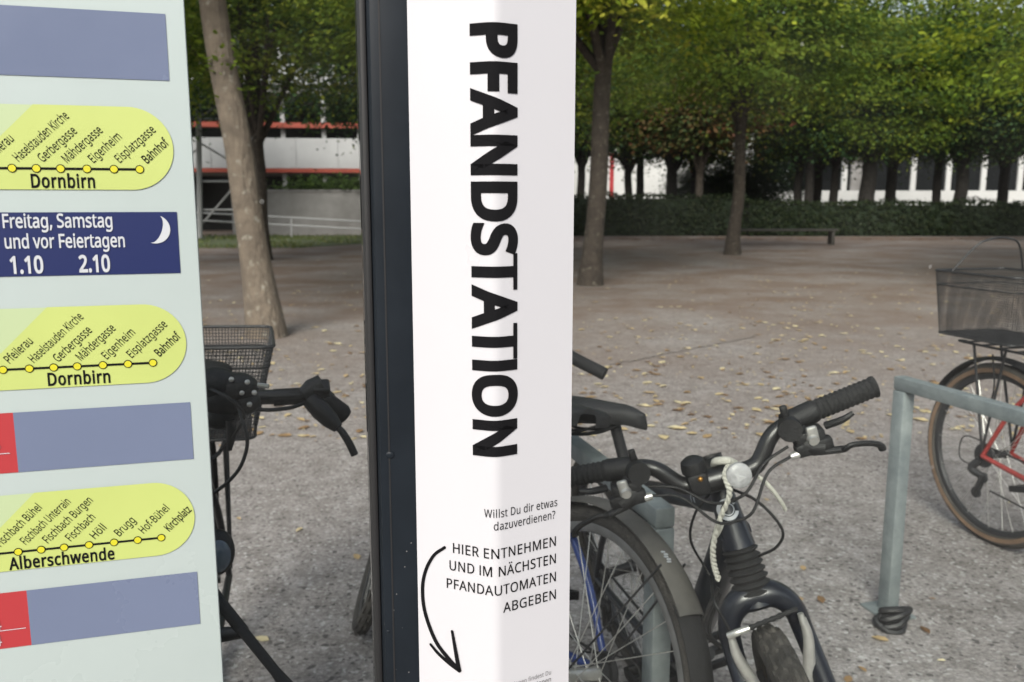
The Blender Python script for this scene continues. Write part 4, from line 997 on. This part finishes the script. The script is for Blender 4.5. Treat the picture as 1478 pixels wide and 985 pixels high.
hz = [(906, 39, .2), (968, 37, .27), (838, 38, .2), (1003, 44, .3), (1150, 38, .2), (1178, 40, .22), (1202, 37.5, .2), (1250, 36.5, .36), (1283, 39, .26), (1384, 38, .3), (1445, 40, .26), (1520, 37, .3), (775, 38, .3), (640, 38, .3)]
for k, (px, y, r) in enumerate(hz):
    x = (px - 739) / 1240 * y * .99
    vis = sorted(p_[0] for p_ in hz if p_[0] > 820); nth = 'first second third fourth fifth sixth seventh eighth ninth tenth eleventh twelfth'.split()
    lb = f'dark trunked tree behind the clipped hedge, {nth[vis.index(px)]} trunk counted from the white column' if px in vis else f"dark trunked tree behind the hedge, hidden by the white column, {'nearer to the post' if px < 700 else 'nearer to the gravel trees'}"
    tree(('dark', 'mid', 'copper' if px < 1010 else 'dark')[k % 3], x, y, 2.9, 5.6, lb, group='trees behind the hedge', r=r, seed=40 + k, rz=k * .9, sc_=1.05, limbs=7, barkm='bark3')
for k, (x, y, cz_, sc2) in enumerate(((12.6, 37, 7.6, 1.45), (19, 39, 7.8, 1.5), (26, 36, 7.4, 1.45), (6, 41, 7.8, 1.45))):
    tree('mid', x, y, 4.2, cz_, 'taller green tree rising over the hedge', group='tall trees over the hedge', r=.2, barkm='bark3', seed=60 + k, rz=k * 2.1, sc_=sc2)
for k, (px, y, s2) in enumerate(((1035, 46, .62), (1085, 45, .7), (1000, 47, .5))):
    t = empty('bush', ((px - 739) / 1240 * y, y, 0)); tag(t, f"dark bush beyond the hedge before the far buildings, {('second', 'third and last', 'first')[k]} from the red strip", 'bush', 'bushes between the far buildings')
    MB().tube([(0, 0, 0), (.1, 0, 1.2)], [.12, .05], 8).build('stem', 'bark2', t)
    o = bpy.data.objects.new('foliage', crown_of('dark')); C.objects.link(o); o.parent = t; o.location = (0, 0, 2.1); o.scale = (s2,) * 3; o.rotation_euler = (0, 0, k * 1.9)
for k in range(13):
    x = -52 + k * 10.2 + rnd.uniform(-1.5, 1.5); y = 82 + rnd.uniform(-4, 4)
    tree('big', x, y, 5, 10.5, 'tall dark tree behind the far buildings', group='tall trees behind the buildings', r=.5, seed=70 + k, rz=k * 1.1, sc_=1.2, limbs=5)
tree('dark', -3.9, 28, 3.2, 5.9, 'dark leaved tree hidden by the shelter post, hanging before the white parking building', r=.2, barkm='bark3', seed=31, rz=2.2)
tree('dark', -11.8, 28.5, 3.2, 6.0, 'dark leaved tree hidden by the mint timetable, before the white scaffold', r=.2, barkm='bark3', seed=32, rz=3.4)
for k in range(6):
    x = -27 + k * 4.6; tree('dark', x, 48 + (k % 2) * 2, 3.6, 8.2, 'dark tree rising behind the parking building', group='trees behind the parking building', r=.3, seed=90 + k, rz=k * 1.7, sc_=1.5, limbs=6)
# ------------------------------------------------------------------ hedge
def hedge(x0, x1, y0, y1, h, label, seed):
    q = random.Random(seed); core = MB().box(((x0 + x1) / 2, (y0 + y1) / 2, h / 2 - .06), (x1 - x0 - .2, y1 - y0 - .2, h - .12), .05)
    t = empty('hedge', ((x0 + x1) / 2, y0, 0)); tag(t, label, 'hedge', 'clipped hedge sections')
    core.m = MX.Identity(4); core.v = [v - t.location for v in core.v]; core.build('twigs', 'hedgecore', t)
    vs = []; fs = []; n_ = int((x1 - x0) * 420)
    for i in range(n_):
        s_ = q.random(); x = q.uniform(x0, x1); bump = .2 * noise.noise((x * .7, seed, 0)) + .12 * noise.noise((x * 3, seed, 3)) - .03
        if s_ < .6: p = V((x, y0 + q.gauss(0, .06) + bump * .5, q.uniform(.05, h))); n = V((q.gauss(0, .5), -1, q.gauss(.3, .5)))
        else: p = V((x, q.uniform(y0, y1), h + bump + q.gauss(0, .05))); n = V((q.gauss(0, .5), q.gauss(-.2, .5), 1))
        n.normalize(); t_ = V((q.gauss(0, 1), q.gauss(0, 1), q.gauss(0, 1))); t_ = (t_ - n * t_.dot(n)).normalized(); b = len(vs)
        vs += [v - t.location for v in leaf_poly(p, n, t_, q.uniform(.04, .085))]; fs.append(tuple(range(b, b + 6)))
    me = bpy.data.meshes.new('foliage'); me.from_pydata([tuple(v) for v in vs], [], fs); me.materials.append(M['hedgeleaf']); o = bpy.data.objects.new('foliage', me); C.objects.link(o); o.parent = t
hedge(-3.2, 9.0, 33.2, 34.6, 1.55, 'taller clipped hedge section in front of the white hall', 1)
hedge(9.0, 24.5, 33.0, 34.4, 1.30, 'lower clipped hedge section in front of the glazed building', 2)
# bench
q = at_z(1150, 357); t = empty('park_bench', (q.x, 26.5, 0)); tag(t, 'dark backless wooden bench on the gravel before the hedge', 'bench')
MB().box((0, 0, .45), (3.3, .42, .07), .012).build('seat', 'bench', t)
for s_ in (-1.5, 1.5): MB().box((s_, 0, .207), (.09, .38, .414), .01).build('leg', 'bench', t)
# ------------------------------------------------------------------ white hall (through the right pane)
def bx(name, m, par, x0, x1, y0, y1, z0, z1): return MB().box(((x0 + x1) / 2, (y0 + y1) / 2, (z0 + z1) / 2), (x1 - x0, y1 - y0, z1 - z0), .01, seg=1).build(name, m, par, smooth=False)
t = empty('white_hall', (10, 60, 0)); tag(t, 'long white rendered hall glimpsed beyond the hedge, with red entrance strip', 'building')
bx('wall', 'wallwhite', t, -14, 6.5, 0, 12, 0, 6.2); bx('roof', 'concrete', t, -14.2, 6.7, -.2, 12.2, 6.21, 6.5)
bx('red_strip', 'redsign', t, -3.3, -3.02, -.06, -.003, 0, 5); bx('door', 'concrete', t, -6.1, -5.9, -.05, -.003, 0, 2.6)
# glazed building
t = empty('glazed_building', (30, 55, 0)); tag(t, 'low dark glazed building with white mullions beyond the hedge', 'building')
bx('plinth', 'wallwhite', t, -14.5, 16, 0, 10, 0, 2.0); bx('window', 'darkglass', t, -8.6, 16, .3, 10, 2.01, 5); bx('roof', 'wallwhite', t, -9, 16.4, -.3, 10.3, 5.01, 5.6)
bx('wall', 'concrete', t, -8.62, -7.6, .1, .29, 2.0, 5)
for px in (1212, 1310, 1360, 1410, 1462, 1512):
    x = (px - 739) / 1240 * 55 - 30; bx('mullion', 'wallwhite', t, x - .16, x + .16, .12, .298, 2.01, 5.005)
# ------------------------------------------------------------------ parking building (through the left pane)
t = empty('parking_building', (-10, 36, 0), (0, 0, R(7))); tag(t, 'white parking building with orange red beams behind the thick pale barked tree', 'building')
def zz(py, d=36): return 1.3 + (290 - py) / 1240 * d
for z0, z1 in ((zz(243), zz(201)), (zz(128), zz(100))): bx('parapet', 'wallgrey', t, -12, 7.2, 0, .2, z0, z1)
for z0, z1 in ((zz(249), zz(243.4)), (zz(187), zz(180))): bx('beam', 'redsteel', t, -12, 7.2, -.08, .25, z0, z1)
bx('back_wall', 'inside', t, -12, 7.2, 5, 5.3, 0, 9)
for z in (zz(249) - .02, zz(128) - .3): bx('floor_slab', 'concrete', t, -12, 7.2, .26, 5, z, z + .2)
for px in (352, 415, 472, 522, 580, 640):
    x = (px - 739) / 1240 * 36 + 10; bx('column', 'greysteel', t, x - .09, x + .09, -.03 + .3, .45, 0, 8)
for k in range(5): bx('parapet_joint', 'greysteel', t, -4 + k * 1.7, -3.97 + k * 1.7, -.012, -.001, zz(243), zz(201))
t = empty('concrete_wall', (-9, 33.9, 0), (0, 0, R(4))); tag(t, 'weathered concrete retaining wall below the white parking building', 'wall')
bx('wall', 'concrete', t, -1.9, 8, 0, .3, 0, zz(276, 34)); bx('coping', 'concrete', t, -1.95, 8, -.04, .34, zz(276, 34) + .001, zz(273, 34))
q = random.Random(6); vs = []; fs = []
for i in range(2600):
    p = V((-6.9 + q.gauss(0, 1.0), 34.6 + q.gauss(0, .3), zz(272, 34) + abs(q.gauss(0, .2)))); n = V((q.gauss(0, .6), q.gauss(-.4, .5), 1)).normalized(); t_ = V((q.gauss(0, 1), q.gauss(0, 1), 0)); t_ = (t_ - n * t_.dot(n)).normalized(); b = len(vs)
    vs += leaf_poly(p, n, t_, q.uniform(.05, .1)); fs.append(tuple(range(b, b + 6)))
me = bpy.data.meshes.new('shrub'); me.from_pydata([tuple(v) for v in vs], [], fs); me.materials.append(M['leaf']); o = bpy.data.objects.new('shrub', me); C.objects.link(o); tag(o, 'low green shrub spilling over the concrete retaining wall', 'shrub')
# railing
t = empty('railing', (0, 0, 0)); tag(t, 'pale sloping metal rails along the foot of the concrete wall', 'railing')
for (a, b) in (((262, 306), (560, 322)), ((262, 317), (560, 333))): MB().tube([at_y(*a, 32), at_y(*b, 32.6)], .035, 8).build('rail', 'greysteel', t)
for px, a, b in ((288, 307, 345), (420, 314, 345), (545, 321, 345)): MB().tube([at_y(px, a, 32.3), V((at_y(px, a, 32.3).x, 32.3, 0))], .03, 8).build('baluster', 'greysteel', t)
# scaffold stair
t = empty('scaffold', (0, 0, 0)); tag(t, 'white scaffold frame with diagonal braces left of the pale barked tree', 'scaffold')
for px in (250, 286, 345): MB().tube([V((at_y(px, 300, 31).x, 31, 0)), at_y(px, 95, 31)], .10 if px == 286 else .05, 8).build('standard', 'greysteel', t)
for a, b in (((286, 172), (345, 130)), ((250, 240), (286, 215)), ((286, 205), (345, 240)), ((286, 330), (345, 262)), ((286, 262), (345, 262)), ((286, 303), (345, 303)), ((250, 172), (345, 172))):
    MB().tube([at_y(*a, 31.1), at_y(*b, 31.1)], .035, 6).build('brace', 'greysteel', t)

# ------------------------------------------------------------------ street side, behind the photographer (unseen; added so the panes mirror less bright sky)
t = empty('street_house', (0, -24, 0), (0, 0, R(10))); tag(t, 'long brown house across the street, mirrored dimly in the glass panes', 'building')
mw = mat('brown render', (.13, .115, .10), .9, var=.15, vscale=.5)
bx('wall', mw, t, -45, 45, -8, 0, 0, 8.5); bx('roof', mat('dark roof tiles', (.05, .04, .038), .9), t, -45.5, 45.5, -8.5, .5, 8.51, 9.4)
for k in range(22):
    for z in (1.1, 4.6): bx('window', 'darkglass', t, -42 + k * 4, -40.6 + k * 4, .003, .06, z, z + 1.7)
